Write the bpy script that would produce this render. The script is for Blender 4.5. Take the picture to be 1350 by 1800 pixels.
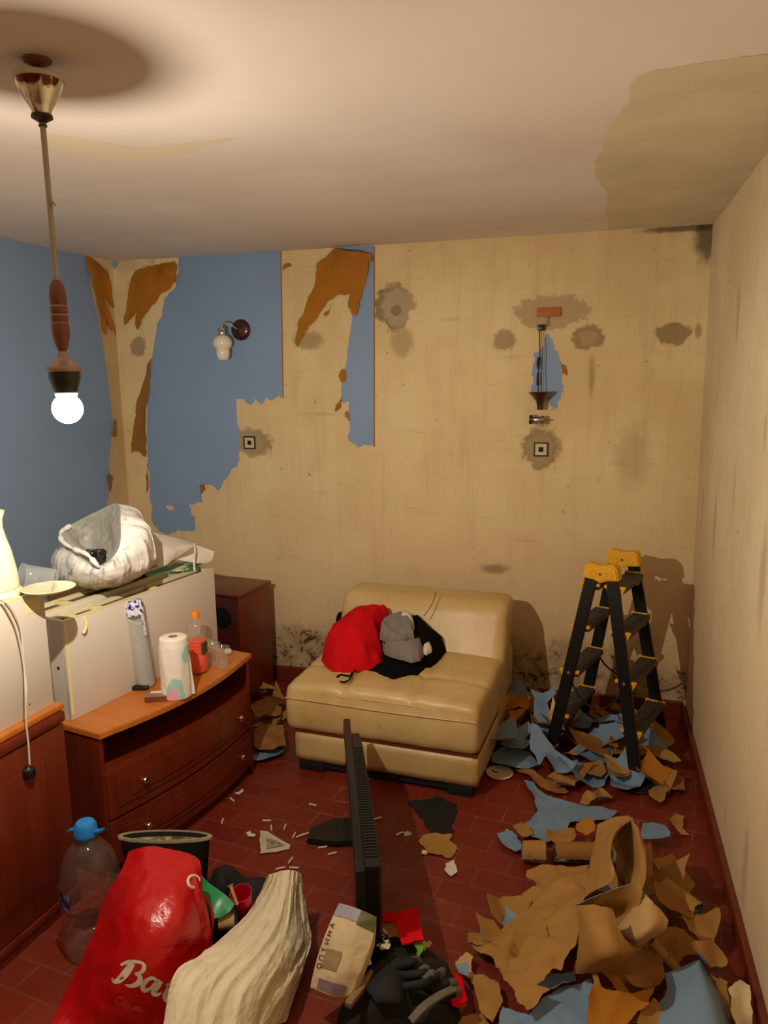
import bpy, bmesh, math, random
import numpy as np
from mathutils import Vector, Matrix, noise
from mathutils.geometry import delaunay_2d_cdt
rnd = random.Random(7)
PI = math.pi
for o in list(bpy.data.objects): bpy.data.objects.remove(o)
SC = bpy.context.scene
COL = SC.collection

# ------------------------------------------------------------------ camera, light, exposure
F = 1350.0; CX, CY = 675.0, 900.0                      # photograph treated as 1350 x 1800
CAM = Vector((0, 0, 1.75))
VP1 = (1050.0, 654.0); VP2 = (-4270.0, 741.0)
def _cr(px, py): return Vector((px-CX, -(py-CY), -F)).normalized()
_y = _cr(*VP1); _x = -_cr(*VP2); _x = (_x - _y*_x.dot(_y)).normalized(); _z = _x.cross(_y)
ROT = Matrix((_x, _y, _z))                             # camera space -> world
cam = bpy.data.objects.new('camera', bpy.data.cameras.new('camera')); COL.objects.link(cam)
cam.matrix_world = Matrix.Translation(CAM) @ ROT.to_4x4()
cam.data.sensor_fit = 'HORIZONTAL'; cam.data.sensor_width = 36; cam.data.lens = 36.0*F/1350
cam.data.clip_start = 0.02
SC.camera = cam
SC.view_settings.view_transform = 'Standard'; SC.view_settings.look = 'None'
SC.view_settings.gamma = 1; SC.view_settings.use_curve_mapping = False
SC.view_settings.exposure = 0.0
BULB = Vector((-1.146, 1.491, 1.664))
BULB_W = 88.0; BULB_COL = (1.0, 0.88, 0.70)
w = bpy.data.worlds.new('world'); SC.world = w; w.use_nodes = True
w.node_tree.nodes['Background'].inputs[0].default_value = (1, .85, .7, 1)
w.node_tree.nodes['Background'].inputs[1].default_value = 0.02
ld = bpy.data.lights.new('bulb_light', 'POINT'); ld.energy = BULB_W; ld.color = BULB_COL; ld.shadow_soft_size = 0.008
lo = bpy.data.objects.new('bulb_light', ld); COL.objects.link(lo); lo.location = BULB
# a plug-in LED bulb sends less light up past its housing than sideways
ld.use_nodes = True; _t = ld.node_tree; _e = _t.nodes['Emission']
_c = _t.nodes.new('ShaderNodeTexCoord'); _s = _t.nodes.new('ShaderNodeSeparateXYZ'); _m = _t.nodes.new('ShaderNodeMapRange'); _m.interpolation_type = 'SMOOTHSTEP'
_t.links.new(_c.outputs['Normal'], _s.inputs[0]); _t.links.new(_s.outputs[2], _m.inputs[0]); _t.links.new(_m.outputs[0], _e.inputs['Strength'])
for _i, _v in ((1, -.05), (2, .78), (3, 1.0), (4, .30)): _m.inputs[_i].default_value = _v
_d = _t.nodes.new('ShaderNodeMapRange'); _d.interpolation_type = 'SMOOTHSTEP'; _t.links.new(_s.outputs[2], _d.inputs[0])  # downward dimming added to the beam to keep the floor and foreground darker
for _i, _v in ((1, -.98), (2, -.30), (3, .50), (4, 1.0)): _d.inputs[_i].default_value = _v
_x2 = _t.nodes.new('ShaderNodeMath'); _x2.operation = 'MULTIPLY'; _t.links.new(_m.outputs[0], _x2.inputs[0]); _t.links.new(_d.outputs[0], _x2.inputs[1]); _t.links.new(_x2.outputs[0], _e.inputs['Strength'])

# ------------------------------------------------------------------ pixel -> place helpers
H = 2.41; D = 3.97; XR = 0.49; XL = -2.68; YB = -1.6
def W(px, py): return ROT @ _cr(px, py)
def hit(px, py, P0, n):
    d = W(px, py); P0 = Vector(P0); n = Vector(n)
    return CAM + d*((P0-CAM).dot(n)/d.dot(n))
def onz(px, py, z=0.0): return hit(px, py, (0, 0, z), (0, 0, 1))
def ony(px, py, y): return hit(px, py, (0, y, 0), (0, 1, 0))
def onx(px, py, x): return hit(px, py, (x, 0, 0), (1, 0, 0))

# ------------------------------------------------------------------ materials
def lin(h):
    if isinstance(h, str):
        h = h.lstrip('#'); c = [int(h[i:i+2], 16)/255 for i in (0, 2, 4)]
    else: c = h
    return tuple((v/12.92 if v <= .04045 else ((v+.055)/1.055)**2.4) for v in c) + (1,)
class N:
    def __init__(s, name):
        s.m = bpy.data.materials.new(name); s.m.use_nodes = True; s.t = s.m.node_tree; s.n = s.t.nodes
        s.b = s.n['Principled BSDF']; s.o = s.n['Material Output']
    def add(s, typ, **kw):
        n = s.n.new(typ)
        for k, v in kw.items():
            if k.startswith('i_'):
                key = k[2:]; key = int(key) if key.isdigit() else key.replace('_', ' ')
                n.inputs[key].default_value = v
            else: setattr(n, k, v)
        return n
    def link(s, a, b): s.t.links.new(a, b)
    def coord(s, kind='Object', scale=(1, 1, 1)):
        c = s.add('ShaderNodeTexCoord'); mp = s.add('ShaderNodeMapping'); mp.inputs['Scale'].default_value = scale
        s.link(c.outputs[kind], mp.inputs['Vector']); return mp.outputs[0]
    def noise(s, vec, scale, detail=4, rough=.55, dist=0):
        n = s.add('ShaderNodeTexNoise'); n.inputs['Scale'].default_value = scale; n.inputs['Detail'].default_value = detail
        n.inputs['Roughness'].default_value = rough; n.inputs['Distortion'].default_value = dist
        s.link(vec, n.inputs['Vector']); return n.outputs['Fac']
    def ramp(s, fac, a, b, lo=0., hi=1.):
        r = s.add('ShaderNodeMapRange'); r.interpolation_type = 'SMOOTHSTEP'
        r.inputs[1].default_value = a; r.inputs[2].default_value = b; r.inputs[3].default_value = lo; r.inputs[4].default_value = hi
        s.link(fac, r.inputs[0]); return r.outputs[0]
    def math(s, op, a, b=None):
        m = s.add('ShaderNodeMath', operation=op)
        for i, v in enumerate((a, b)):
            if v is None: continue
            if isinstance(v, (int, float)): m.inputs[i].default_value = v
            else: s.link(v, m.inputs[i])
        return m.outputs[0]
    def mix(s, fac, a, b):
        m = s.add('ShaderNodeMix', data_type='RGBA')
        for sock, v in ((m.inputs[0], fac), (m.inputs[6], a), (m.inputs[7], b)):
            if isinstance(v, (int, float)): sock.default_value = v
            elif isinstance(v, tuple): sock.default_value = v
            else: s.link(v, sock)
        return m.outputs[2]
    def bump(s, h, strength=.3, dist=.01):
        b = s.add('ShaderNodeBump'); b.inputs['Strength'].default_value = strength; b.inputs['Distance'].default_value = dist
        s.link(h, b.inputs['Height']); s.link(b.outputs[0], s.b.inputs['Normal'])
    def set(s, **kw):
        for k, v in kw.items():
            k = {'col': 'Base Color', 'rough': 'Roughness', 'metal': 'Metallic', 'spec': 'Specular IOR Level', 'trans': 'Transmission Weight',
                 'ior': 'IOR', 'coat': 'Coat Weight', 'alpha': 'Alpha', 'sheen': 'Sheen Weight'}[k]
            if isinstance(v, (int, float, tuple)): s.b.inputs[k].default_value = v
            else: s.link(v, s.b.inputs[k])
def simple(name, col, rough=.6, var=.12, vs=8, bump=0, bs=60, metal=0, spec=.5, coat=0, bd=.003, scale=(1, 1, 1)):
    n = N(name); c = lin(col); v = n.coord('Object', scale)
    dark = tuple(x*(1-var*2.2) for x in c[:3])+(1,); lite = tuple(min(1, x*(1+var)) for x in c[:3])+(1,)
    n.set(col=n.mix(n.noise(v, vs), dark, lite), rough=rough, metal=metal, spec=spec, coat=coat)
    if bump: n.bump(n.noise(v, bs, 6), bump, bd)
    return n.m
def clear(name, col=(.95, .97, .96), rough=.03, ior=1.45, alpha_mix=.25):
    # thin clear plastic: mostly lets light straight through, with a glossy skin
    n = N(name); n.n.remove(n.b)
    tr = n.add('ShaderNodeBsdfTransparent'); tr.inputs[0].default_value = lin(col)
    gl = n.add('ShaderNodeBsdfGlossy'); gl.inputs['Roughness'].default_value = rough
    df = n.add('ShaderNodeBsdfDiffuse'); df.inputs[0].default_value = lin('#dfe3e0')
    fr = n.add('ShaderNodeLayerWeight'); fr.inputs[0].default_value = .5
    m1 = n.add('ShaderNodeMixShader'); n.link(n.math('ADD', n.math('MULTIPLY', n.math('POWER', fr.outputs['Facing'], 3.0), .45), .05), m1.inputs[0]); n.link(tr.outputs[0], m1.inputs[1]); n.link(gl.outputs[0], m1.inputs[2])
    m2 = n.add('ShaderNodeMixShader'); m2.inputs[0].default_value = alpha_mix; n.link(m1.outputs[0], m2.inputs[1]); n.link(df.outputs[0], m2.inputs[2])
    n.link(m2.outputs[0], n.o.inputs[0]); return n.m

def wood(name, a, b, rough=.35, sc=(1.2, 1.2, 14), coat=.2):
    n = N(name); v = n.coord('Object', sc)
    f = n.noise(v, 3.0, 6, .6, .6)
    n.set(col=n.mix(n.ramp(f, .3, .7), lin(a), lin(b)), rough=rough, coat=coat); n.b.inputs['Coat Roughness'].default_value = .25
    n.bump(f, .05, .002); return n.m

def wall_mat(name, base, dark, patches=(), mould=None, corner=None, smear=None, streak=.35):
    n = N(name); v = n.coord()
    c = n.mix(n.ramp(n.noise(v, 1.6, 5, .6), .3, .7), lin(base), lin(dark))
    vs = n.coord('Object', (9, 9, .8))
    c = n.mix(n.math('MULTIPLY', n.ramp(n.noise(vs, 2.2, 6, .65), .48, .75), streak), c, lin('#c3a97e'))
    vh = n.coord('Object', (1, 1, 7))
    c = n.mix(n.math('MULTIPLY', n.ramp(n.noise(vh, 3.0, 6, .7, .4), .60, .72), .30), c, lin('#8d7554'))
    c = n.mix(n.math('MULTIPLY', n.ramp(n.noise(v, 24, 3, .6), .68, .76), .55), c, lin('#6f5b42'))
    c = n.mix(n.math('MULTIPLY', n.ramp(n.noise(v, 3.4, 7, .7), .60, .74), .32), c, lin('#8a7858'))
    sz = n.add('ShaderNodeSeparateXYZ'); n.link(v, sz.inputs[0])
    c = n.mix(n.ramp(sz.outputs[2], 1.5, .3, 0, .6), c, lin('#d9b792'))
    wob = n.noise(v, 22, 7, .72)
    for (cen, r, asp, col, amt, soft) in patches:
        sub = n.add('ShaderNodeVectorMath', operation='SUBTRACT'); n.link(v, sub.inputs[0]); sub.inputs[1].default_value = cen
        ml = n.add('ShaderNodeVectorMath', operation='MULTIPLY'); n.link(sub.outputs[0], ml.inputs[0]); ml.inputs[1].default_value = (1/asp[0], 1/asp[1], 1/asp[2])
        ln = n.add('ShaderNodeVectorMath', operation='LENGTH'); n.link(ml.outputs[0], ln.inputs[0])
        d = n.math('ADD', n.math('DIVIDE', ln.outputs['Value'], r), n.math('MULTIPLY', n.math('SUBTRACT', wob, .5), 1.5))
        f = n.math('MULTIPLY', n.ramp(d, 1+soft, 1-soft, 0, 1), amt)
        c = n.mix(f, c, lin(col))
    h = n.noise(v, 38, 8, .6)
    if mould:
        z0, z1, colm = mould
        s = n.add('ShaderNodeSeparateXYZ'); n.link(v, s.inputs[0])
        band = n.math('ADD', n.ramp(s.outputs[2], z1, z0, 0, 1), n.math('MULTIPLY', n.math('SUBTRACT', n.noise(v, 5, 6, .7), .5), 1.5))
        m1 = n.ramp(band, .45, .95)
        cr = n.noise(v, 17, 8, .72, .5)
        c = n.mix(n.math('MULTIPLY', m1, .55), c, lin(colm))
        c = n.mix(n.math('MULTIPLY', m1, n.ramp(cr, .5, .62)), c, lin('#4a3a28'))
        c = n.mix(n.math('MULTIPLY', m1, n.ramp(cr, .46, .36)), c, lin('#c9b08a'))
        h = n.math('ADD', h, n.math('MULTIPLY', m1, n.math('MULTIPLY', cr, 2.0)))
    n.set(col=c, rough=.85, spec=.2)
    n.bump(h, .35, .006)
    return n.m

M = {}
# ------------------------------------------------------------------ mesh helpers
def tag(o, label=None, cat=None, group=None, kind=None):
    if label: o['label'] = label
    if cat: o['category'] = cat
    if group: o['group'] = group
    if kind: o['kind'] = kind
    return o
def thing(name, label, cat, loc=(0, 0, 0), rz=0, group=None):
    o = bpy.data.objects.new(name, None); COL.objects.link(o); o.location = loc; o.rotation_euler = (0, 0, rz)
    o.empty_display_size = .05
    return tag(o, label, cat, group)
def basis(o): return Matrix.Translation(o.location) @ o.rotation_euler.to_matrix().to_4x4()
def obj(name, bm, m, parent=None, world=False, smooth=True, recenter=True, ang=40):
    me = bpy.data.meshes.new(name)
    if isinstance(bm, tuple): me.from_pydata(bm[0], [], bm[1])
    else: bm.to_mesh(me); bm.free()
    for x in (m if isinstance(m, (list, tuple)) else [m]): me.materials.append(x)
    o = bpy.data.objects.new(name, me)
    COL.objects.link(o)
    if parent is not None:
        o.parent = parent
        if world:
            p = parent; B = basis(p)
            if p.parent: B = basis(p.parent) @ p.matrix_parent_inverse @ B
            o.matrix_parent_inverse = B.inverted()
    elif recenter and len(me.vertices):
        xs = [v.co for v in me.vertices]
        c = Vector(((min(p.x for p in xs)+max(p.x for p in xs))/2, (min(p.y for p in xs)+max(p.y for p in xs))/2, min(p.z for p in xs)))
        me.transform(Matrix.Translation(-c)); o.location = c
    if smooth:
        me.polygons.foreach_set('use_smooth', [True]*len(me.polygons))
        if ang: me.set_sharp_from_angle(angle=math.radians(ang))
    me.update()
    return o
def B(): return bmesh.new()
def box(bm, x0, x1, y0, y1, z0, z1, mat=None, bev=0, seg=2):
    vs = [Vector((x, y, z)) for x in (x0, x1) for y in (y0, y1) for z in (z0, z1)]
    if mat is not None: vs = [mat @ v for v in vs]
    v = [bm.verts.new(p) for p in vs]
    fs = [bm.faces.new([v[i] for i in f]) for f in ((0, 1, 3, 2), (4, 6, 7, 5), (0, 4, 5, 1), (2, 3, 7, 6), (0, 2, 6, 4), (1, 5, 7, 3))]
    if bev:
        es = list({e for f in fs for e in f.edges})
        bmesh.ops.bevel(bm, geom=es, offset=bev, segments=seg, affect='EDGES', profile=.5)
    return bm
def lathe(bm, prof, n=32, mat=None, cap0=False, cap1=False, rfn=None):
    rings = []
    for (r, z) in prof:
        ring = []
        for k in range(n):
            a = 2*PI*k/n; rr = r*(rfn(a, z) if rfn else 1)
            p = Vector((rr*math.cos(a), rr*math.sin(a), z))
            ring.append(bm.verts.new(mat @ p if mat is not None else p))
        rings.append(ring)
    for a, b in zip(rings, rings[1:]):
        for k in range(n): bm.faces.new((a[k], a[(k+1) % n], b[(k+1) % n], b[k]))
    if cap0: bm.faces.new(list(reversed(rings[0])))
    if cap1: bm.faces.new(rings[-1])
    return bm
def cat(pts, n):
    """Catmull-Rom resample of a list of vectors"""
    P = [Vector(p) for p in pts]; L = len(P)
    if L == 2: return [P[0].lerp(P[1], i/(n-1)) for i in range(n)]
    out = []
    for i in range(n):
        t = i*(L-1)/(n-1); k = min(int(t), L-2); u = t-k
        p1, p2 = P[k], P[k+1]; p0 = P[k-1] if k > 0 else p1*2-p2; p3 = P[k+2] if k+2 < L else p2*2-p1
        out.append(.5*((2*p1)+(p2-p0)*u+(2*p0-5*p1+4*p2-p3)*u*u+(3*p1-p0-3*p2+p3)*u**3))
    return out
def tube(bm, pts, r, n=10, res=None, cap=True, mat=None):
    P = [Vector(p) for p in pts]
    if res: P = cat(P, res)
    if mat is not None: P = [mat @ p for p in P]
    rings = []; up = None
    for i, p in enumerate(P):
        t = (P[min(i+1, len(P)-1)]-P[max(i-1, 0)]).normalized()
        if up is None: up = Vector((0, 0, 1)) if abs(t.z) < .9 else Vector((1, 0, 0))
        s = t.cross(up).normalized(); up = s.cross(t).normalized()
        rr = r[i] if isinstance(r, (list, tuple)) else r
        rings.append([bm.verts.new(p+(s*math.cos(2*PI*k/n)+up*math.sin(2*PI*k/n))*rr) for k in range(n)])
    for a, b in zip(rings, rings[1:]):
        for k in range(n): bm.faces.new((a[k], a[(k+1) % n], b[(k+1) % n], b[k]))
    if cap: bm.faces.new(list(reversed(rings[0]))); bm.faces.new(rings[-1])
    return bm
def ribbon(bm, pts, w, t, nrm, res=None):
    """flat strap of width w, thickness t along a path; nrm = strap's facing direction"""
    P = [Vector(p) for p in pts]
    if res: P = cat(P, res)
    nrm = Vector(nrm).normalized(); rings = []
    for i, p in enumerate(P):
        tt = (P[min(i+1, len(P)-1)]-P[max(i-1, 0)]).normalized(); s = tt.cross(nrm).normalized(); n2 = s.cross(tt).normalized()
        rings.append([bm.verts.new(p+s*a*w/2+n2*b*t/2) for a, b in ((-1, -1), (1, -1), (1, 1), (-1, 1))])
    for a, b in zip(rings, rings[1:]):
        for k in range(4): bm.faces.new((a[k], a[(k+1) % 4], b[(k+1) % 4], b[k]))
    bm.faces.new(list(reversed(rings[0]))); bm.faces.new(rings[-1]); return bm
def prism(bm, pts, z0, z1, mat=None, bev=0):
    lo = [bm.verts.new((mat @ Vector((x, y, z0))) if mat is not None else (x, y, z0)) for x, y in pts]
    hi = [bm.verts.new((mat @ Vector((x, y, z1))) if mat is not None else (x, y, z1)) for x, y in pts]
    n = len(pts); fs = [bm.faces.new(list(reversed(lo))), bm.faces.new(hi)]
    for k in range(n): fs.append(bm.faces.new((lo[k], lo[(k+1) % n], hi[(k+1) % n], hi[k])))
    bmesh.ops.recalc_face_normals(bm, faces=fs)
    if bev: bmesh.ops.bevel(bm, geom=list({e for f in fs[:2] for e in f.edges}), offset=bev, segments=2, affect='EDGES')
    return bm
def softbox(bm, x0, x1, y0, y1, z0, z1, r=.05, step=.03, fn=None, mat=None):
    """rounded box on a dense grid; fn(p, n) may displace"""
    nx = max(2, int((x1-x0)/step)); ny = max(2, int((y1-y0)/step)); nz = max(2, int((z1-z0)/step))
    cache = {}
    def V(i, j, k):
        key = (i, j, k)
        if key not in cache:
            p = Vector((x0+(x1-x0)*i/nx, y0+(y1-y0)*j/ny, z0+(z1-z0)*k/nz))
            q = Vector((min(max(p.x, x0+r), x1-r), min(max(p.y, y0+r), y1-r), min(max(p.z, z0+r), z1-r)))
            d = p-q; nn = d.normalized() if d.length > 1e-6 else Vector((0, 0, 1))
            if d.length > 1e-6:
                # face-like region keeps p, edges rounded
                p = q+nn*min(d.length, r)
            if fn: p = fn(p, nn)
            if mat is not None: p = mat @ p
            cache[key] = bm.verts.new(p)
        return cache[key]
    for i in range(nx):
        for j in range(ny):
            bm.faces.new((V(i, j, 0), V(i, j+1, 0), V(i+1, j+1, 0), V(i+1, j, 0)))
            bm.faces.new((V(i, j, nz), V(i+1, j, nz), V(i+1, j+1, nz), V(i, j+1, nz)))
    for i in range(nx):
        for k in range(nz):
            bm.faces.new((V(i, 0, k), V(i+1, 0, k), V(i+1, 0, k+1), V(i, 0, k+1)))
            bm.faces.new((V(i, ny, k), V(i, ny, k+1), V(i+1, ny, k+1), V(i+1, ny, k)))
    for j in range(ny):
        for k in range(nz):
            bm.faces.new((V(0, j, k), V(0, j, k+1), V(0, j+1, k+1), V(0, j+1, k)))
            bm.faces.new((V(nx, j, k), V(nx, j+1, k), V(nx, j+1, k+1), V(nx, j, k+1)))
    return bm
def jag(pts, amp=.18, lv=3, seed=0, closed=True, cap=.012, longok=9e9):
    """torn outline: midpoint displacement"""
    r = random.Random(seed); P = [Vector((p[0], p[1])) for p in pts]
    for l in range(lv):
        Q = []; n = len(P)
        for i in range(n if closed else n-1):
            a, b = P[i], P[(i+1) % n]; d = b-a; Q.append(a)
            if d.length < .006 or d.length > longok: continue
            if l > 0 and d.length > longok*.6: continue
            k = min(amp*d.length, cap/(l+1)*1.2)
            Q.append((a+b)/2+Vector((-d.y, d.x)).normalized()*r.uniform(-k, k)+d*r.uniform(-.15, .15))
        if not closed: Q.append(P[-1])
        P = Q
    return P
def inside(p, poly):
    c = False; n = len(poly); j = n-1
    for i in range(n):
        a, b = poly[i], poly[j]
        if (a[1] > p[1]) != (b[1] > p[1]) and p[0] < (b[0]-a[0])*(p[1]-a[1])/(b[1]-a[1])+a[0]: c = not c
        j = i
    return c
def fill(poly, step):
    """triangulated interior of a 2D outline"""
    xs = [p[0] for p in poly]; ys = [p[1] for p in poly]; n = len(poly); pts = [Vector((p[0], p[1])) for p in poly]
    A = np.array([(p[0], p[1]) for p in poly])
    x = min(xs)+step/2; row = 0
    while x < max(xs):
        y = min(ys)+step/2*(row % 2)
        while y < max(ys):
            if inside((x, y), poly) and np.min((A[:, 0]-x)**2+(A[:, 1]-y)**2) > (step*.5)**2: pts.append(Vector((x, y)))
            y += step
        x += step*.87; row += 1
    r = delaunay_2d_cdt(pts, [(i, (i+1) % n) for i in range(n)], [], 1, 1e-6)
    V = [(v.x, v.y) for v in r[0]]; Fc = [tuple(f) for f in r[2]]
    out = []
    for f in Fc:
        cx = sum(V[i][0] for i in f)/3; cy = sum(V[i][1] for i in f)/3
        if inside((cx, cy), poly): out.append(f)
    return V, out
def edist(V, poly):
    A = np.array([(p[0], p[1]) for p in poly]); Bq = np.roll(A, -1, 0); d = Bq-A; L = (d**2).sum(1)+1e-12
    res = []
    for x, y in V:
        t = np.clip(((x-A[:, 0])*d[:, 0]+(y-A[:, 1])*d[:, 1])/L, 0, 1)
        res.append(math.sqrt(np.min((A[:, 0]+t*d[:, 0]-x)**2+(A[:, 1]+t*d[:, 1]-y)**2)))
    return res
def rbf(ctrl):
    """height interpolator through (u, v, h) points with linear kernel"""
    C = np.array(ctrl, float); X = C[:, :2]; n = len(C)
    K = np.sqrt(((X[:, None]-X[None])**2).sum(-1)+1e-5); P = np.c_[np.ones(n), X]
    A = np.zeros((n+3, n+3)); A[:n, :n] = K+np.eye(n)*-1e-3; A[:n, n:] = P; A[n:, :n] = P.T
    s = np.linalg.lstsq(A, np.r_[C[:, 2], 0, 0, 0], rcond=None)[0]
    def f(u, v): return float(np.sqrt(((X-np.array((u, v)))**2).sum(1)+1e-5) @ s[:n]+s[n]+s[n+1]*u+s[n+2]*v)
    return f
def ridg(x, y, s, seed, sharp=1.0):
    a = noise.noise(Vector((x*s+seed*3.1, y*s-seed*1.7, seed*.77))); return (1-abs(a)*2)**1 if sharp else a
def two_sided(V3, Fc, thick):
    """give a triangulated sheet real thickness: face side slot 0, back slot 1, rim slot 1"""
    bm = B(); v = [bm.verts.new(p) for p in V3]
    for f in Fc:
        try: bm.faces.new([v[i] for i in f])
        except ValueError: pass
    bmesh.ops.recalc_face_normals(bm, faces=bm.faces[:]) if False else None
    bm.normal_update()
    n = [q.normal.copy() for q in v]; v2 = [bm.verts.new(p-nn*thick) for p, nn in zip([q.co for q in v], n)]
    edges = [(e.verts[0], e.verts[1], e.link_loops[0].vert if e.link_loops else None) for e in bm.edges if len(e.link_faces) == 1]
    idx = {q: i for i, q in enumerate(v)}
    for f in Fc:
        try: g = bm.faces.new([v2[i] for i in reversed(f)]); g.material_index = 1
        except ValueError: pass
    for a, b, s in edges:
        if s is b: a, b = b, a
        try: g = bm.faces.new((b, a, v2[idx[a]], v2[idx[b]])); g.material_index = 0
        except ValueError: pass
    return bm
FLOOR_PL = dict(o=Vector((0, 0, 0)), u=Vector((1, 0, 0)), v=Vector((0, 1, 0)), n=Vector((0, 0, 1)))
BACK_PL = dict(o=Vector((0, D, 0)), u=Vector((1, 0, 0)), v=Vector((0, 0, 1)), n=Vector((0, -1, 0)))
LEFT_PL = dict(o=Vector((XL, 0, 0)), u=Vector((0, 1, 0)), v=Vector((0, 0, 1)), n=Vector((1, 0, 0)))
CEIL_PL = dict(o=Vector((0, 0, H)), u=Vector((1, 0, 0)), v=Vector((0, -1, 0)), n=Vector((0, 0, -1)))
def pl_uv(pl, px, py, h=0):
    p = hit(px, py, pl['o']+pl['n']*h, pl['n'])-pl['o']; return (p.dot(pl['u']), p.dot(pl['v']))
def pl3(pl, u, v, h): return pl['o']+pl['u']*u+pl['v']*v+pl['n']*h
def ccw(P):
    a = sum(P[i][0]*P[(i+1) % len(P)][1]-P[(i+1) % len(P)][0]*P[i][1] for i in range(len(P)))
    return P if a > 0 else list(reversed(P))
def sheet(name, outline, mats, pl=FLOOR_PL, h0=.004, ctrl=(), wr=.01, ws=9, curl=.02, cw=.03, step=.018, jamp=.2, jlv=3, jcap=.012, seed=1, thick=.0012, parent=None, world=True, flat=False, fine=.0, longok=9e9):
    """torn sheet of paper: outline entries (px, py[, h]); ctrl = inner (px, py, h) points"""
    O = [(q[0], q[1], q[2] if len(q) > 2 else h0) for q in outline]
    uv = [pl_uv(pl, a, b, c) for a, b, c in O]
    P = ccw(uv); J = jag(P, jamp, jlv, seed, True, jcap, longok) if jamp else [Vector(p) for p in P]
    V, Fc = fill(J, step); ds = edist(V, J) if not flat else [0]*len(V)
    pts = [(u[0], u[1], o[2]) for u, o in zip(uv, O)]+[pl_uv(pl, a, b, c)+(c,) for a, b, c in ctrl]
    hf = rbf(pts) if (ctrl or any(abs(o[2]-h0) > 1e-6 for o in O)) else (lambda u, v: h0)
    V3 = []
    for (u, v), d in zip(V, ds):
        h = hf(u, v)
        if not flat:
            h += wr*ridg(u, v, ws, seed)*.7+wr*.5*ridg(u+3, v, ws*2.3, seed+9)
            if fine: h += fine*ridg(u, v, ws*6, seed+3)
            k = max(0, 1-d/cw); h += curl*k*k*max(0, .35+noise.noise(Vector((u*7+seed, v*7, seed)))*1.6)
            h = max(h, h0*.5+.0015)
        V3.append(pl3(pl, u, v, h))
    # make face side follow plane normal
    f = Fc[0] if Fc else None
    if f:
        nn = (V3[f[1]]-V3[f[0]]).cross(V3[f[2]]-V3[f[0]])
        s = 0
        for q in Fc[:50]: s += ((V3[q[1]]-V3[q[0]]).cross(V3[q[2]]-V3[q[0]])).dot(pl['n'])
        if s < 0: Fc = [tuple(reversed(q)) for q in Fc]
    bm = two_sided(V3, Fc, thick)
    return obj(name, bm, mats, parent, world=parent is not None and world, ang=50)
def surf(grid, n, m, disp=0, ds=8, seed=0, closed_u=False):
    """grid rows of 3D vectors -> n x m smooth point grid, displaced along normals"""
    rows = [cat(r, m) for r in grid]
    cols = [cat([r[j] for r in rows], n) for j in range(m)]
    G = [[cols[j][i] for j in range(m)] for i in range(n)]
    if disp:
        G2 = [[None]*m for _ in range(n)]
        for i in range(n):
            for j in range(m):
                a = G[min(i+1, n-1)][j]-G[max(i-1, 0)][j]; b = G[i][min(j+1, m-1)]-G[i][max(j-1, 0)]
                nn = a.cross(b)
                nn = nn.normalized() if nn.length > 1e-9 else Vector((0, 0, 1))
                p = G[i][j]; q = p*ds+Vector((seed*3.3, seed, -seed))
                hh = (1-2*abs(noise.noise(q)))*.7+(1-2*abs(noise.noise(q*2.6)))*.35
                G2[i][j] = p+nn*disp*hh
        G = G2
    return G
def grid_mesh(G, mats, name, parent=None, world=True, thick=.0015, hole=None, rim_jag=0, seed=0, ang=60):
    n, m = len(G), len(G[0]); V3 = [G[i][j] for i in range(n) for j in range(m)]
    if rim_jag:
        r = random.Random(seed)
        for i in range(n):
            for j in range(m):
                if i in (0, n-1) or j in (0, m-1):
                    ii = min(max(i, 1), n-2); jj = min(max(j, 1), m-2)
                    V3[i*m+j] = V3[i*m+j]+(V3[ii*m+jj]-V3[i*m+j])*r.uniform(-rim_jag, rim_jag)
    Fc = []
    for i in range(n-1):
        for j in range(m-1):
            if hole and hole(i/(n-1), j/(m-1)): continue
            Fc.append((i*m+j, i*m+j+1, (i+1)*m+j+1, (i+1)*m+j))
    bm = two_sided(V3, Fc, thick)
    return obj(name, bm, mats, parent, world=parent is not None and world, ang=ang)
def pillow(name, grid, back, m, n=40, mm=40, disp=.01, ds=9, seed=0, parent=None, fold=0, ff=7):
    """closed soft body: front surface from grid; back surface = front + back vector * edge profile"""
    G = surf(grid, n, mm, disp, ds, seed); back = Vector(back)
    if fold:
        for i in range(n):
            for j in range(mm):
                k = (1-2*abs(noise.noise(Vector((j/mm*ff+i/n*1.2, i/n*1.1, seed)))))+.5*(1-2*abs(noise.noise(Vector((j/mm*ff*2.2-i/n, i/n*2.0, seed+4)))))
                G[i][j] = G[i][j]+(CAM-G[i][j]).normalized()*fold*k
    bm = B(); fv = [[bm.verts.new(G[i][j]) for j in range(mm)] for i in range(n)]
    bv = [[None]*mm for _ in range(n)]
    for i in range(n):
        for j in range(mm):
            if i in (0, n-1) or j in (0, mm-1): bv[i][j] = fv[i][j]
            else:
                k = (min(1, 4*min(i/(n-1), 1-i/(n-1)))*min(1, 4*min(j/(mm-1), 1-j/(mm-1))))**.5
                bv[i][j] = bm.verts.new(G[i][j]+back*k)
    for i in range(n-1):
        for j in range(mm-1):
            for q in ((fv[i][j], fv[i][j+1], fv[i+1][j+1], fv[i+1][j]), (bv[i][j], bv[i+1][j], bv[i+1][j+1], bv[i][j+1])):
                if len(set(q)) == 4:
                    try: bm.faces.new(q)
                    except ValueError: pass
    bmesh.ops.recalc_face_normals(bm, faces=bm.faces[:])
    return obj(name, bm, m, parent, world=parent is not None, ang=70)
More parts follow.
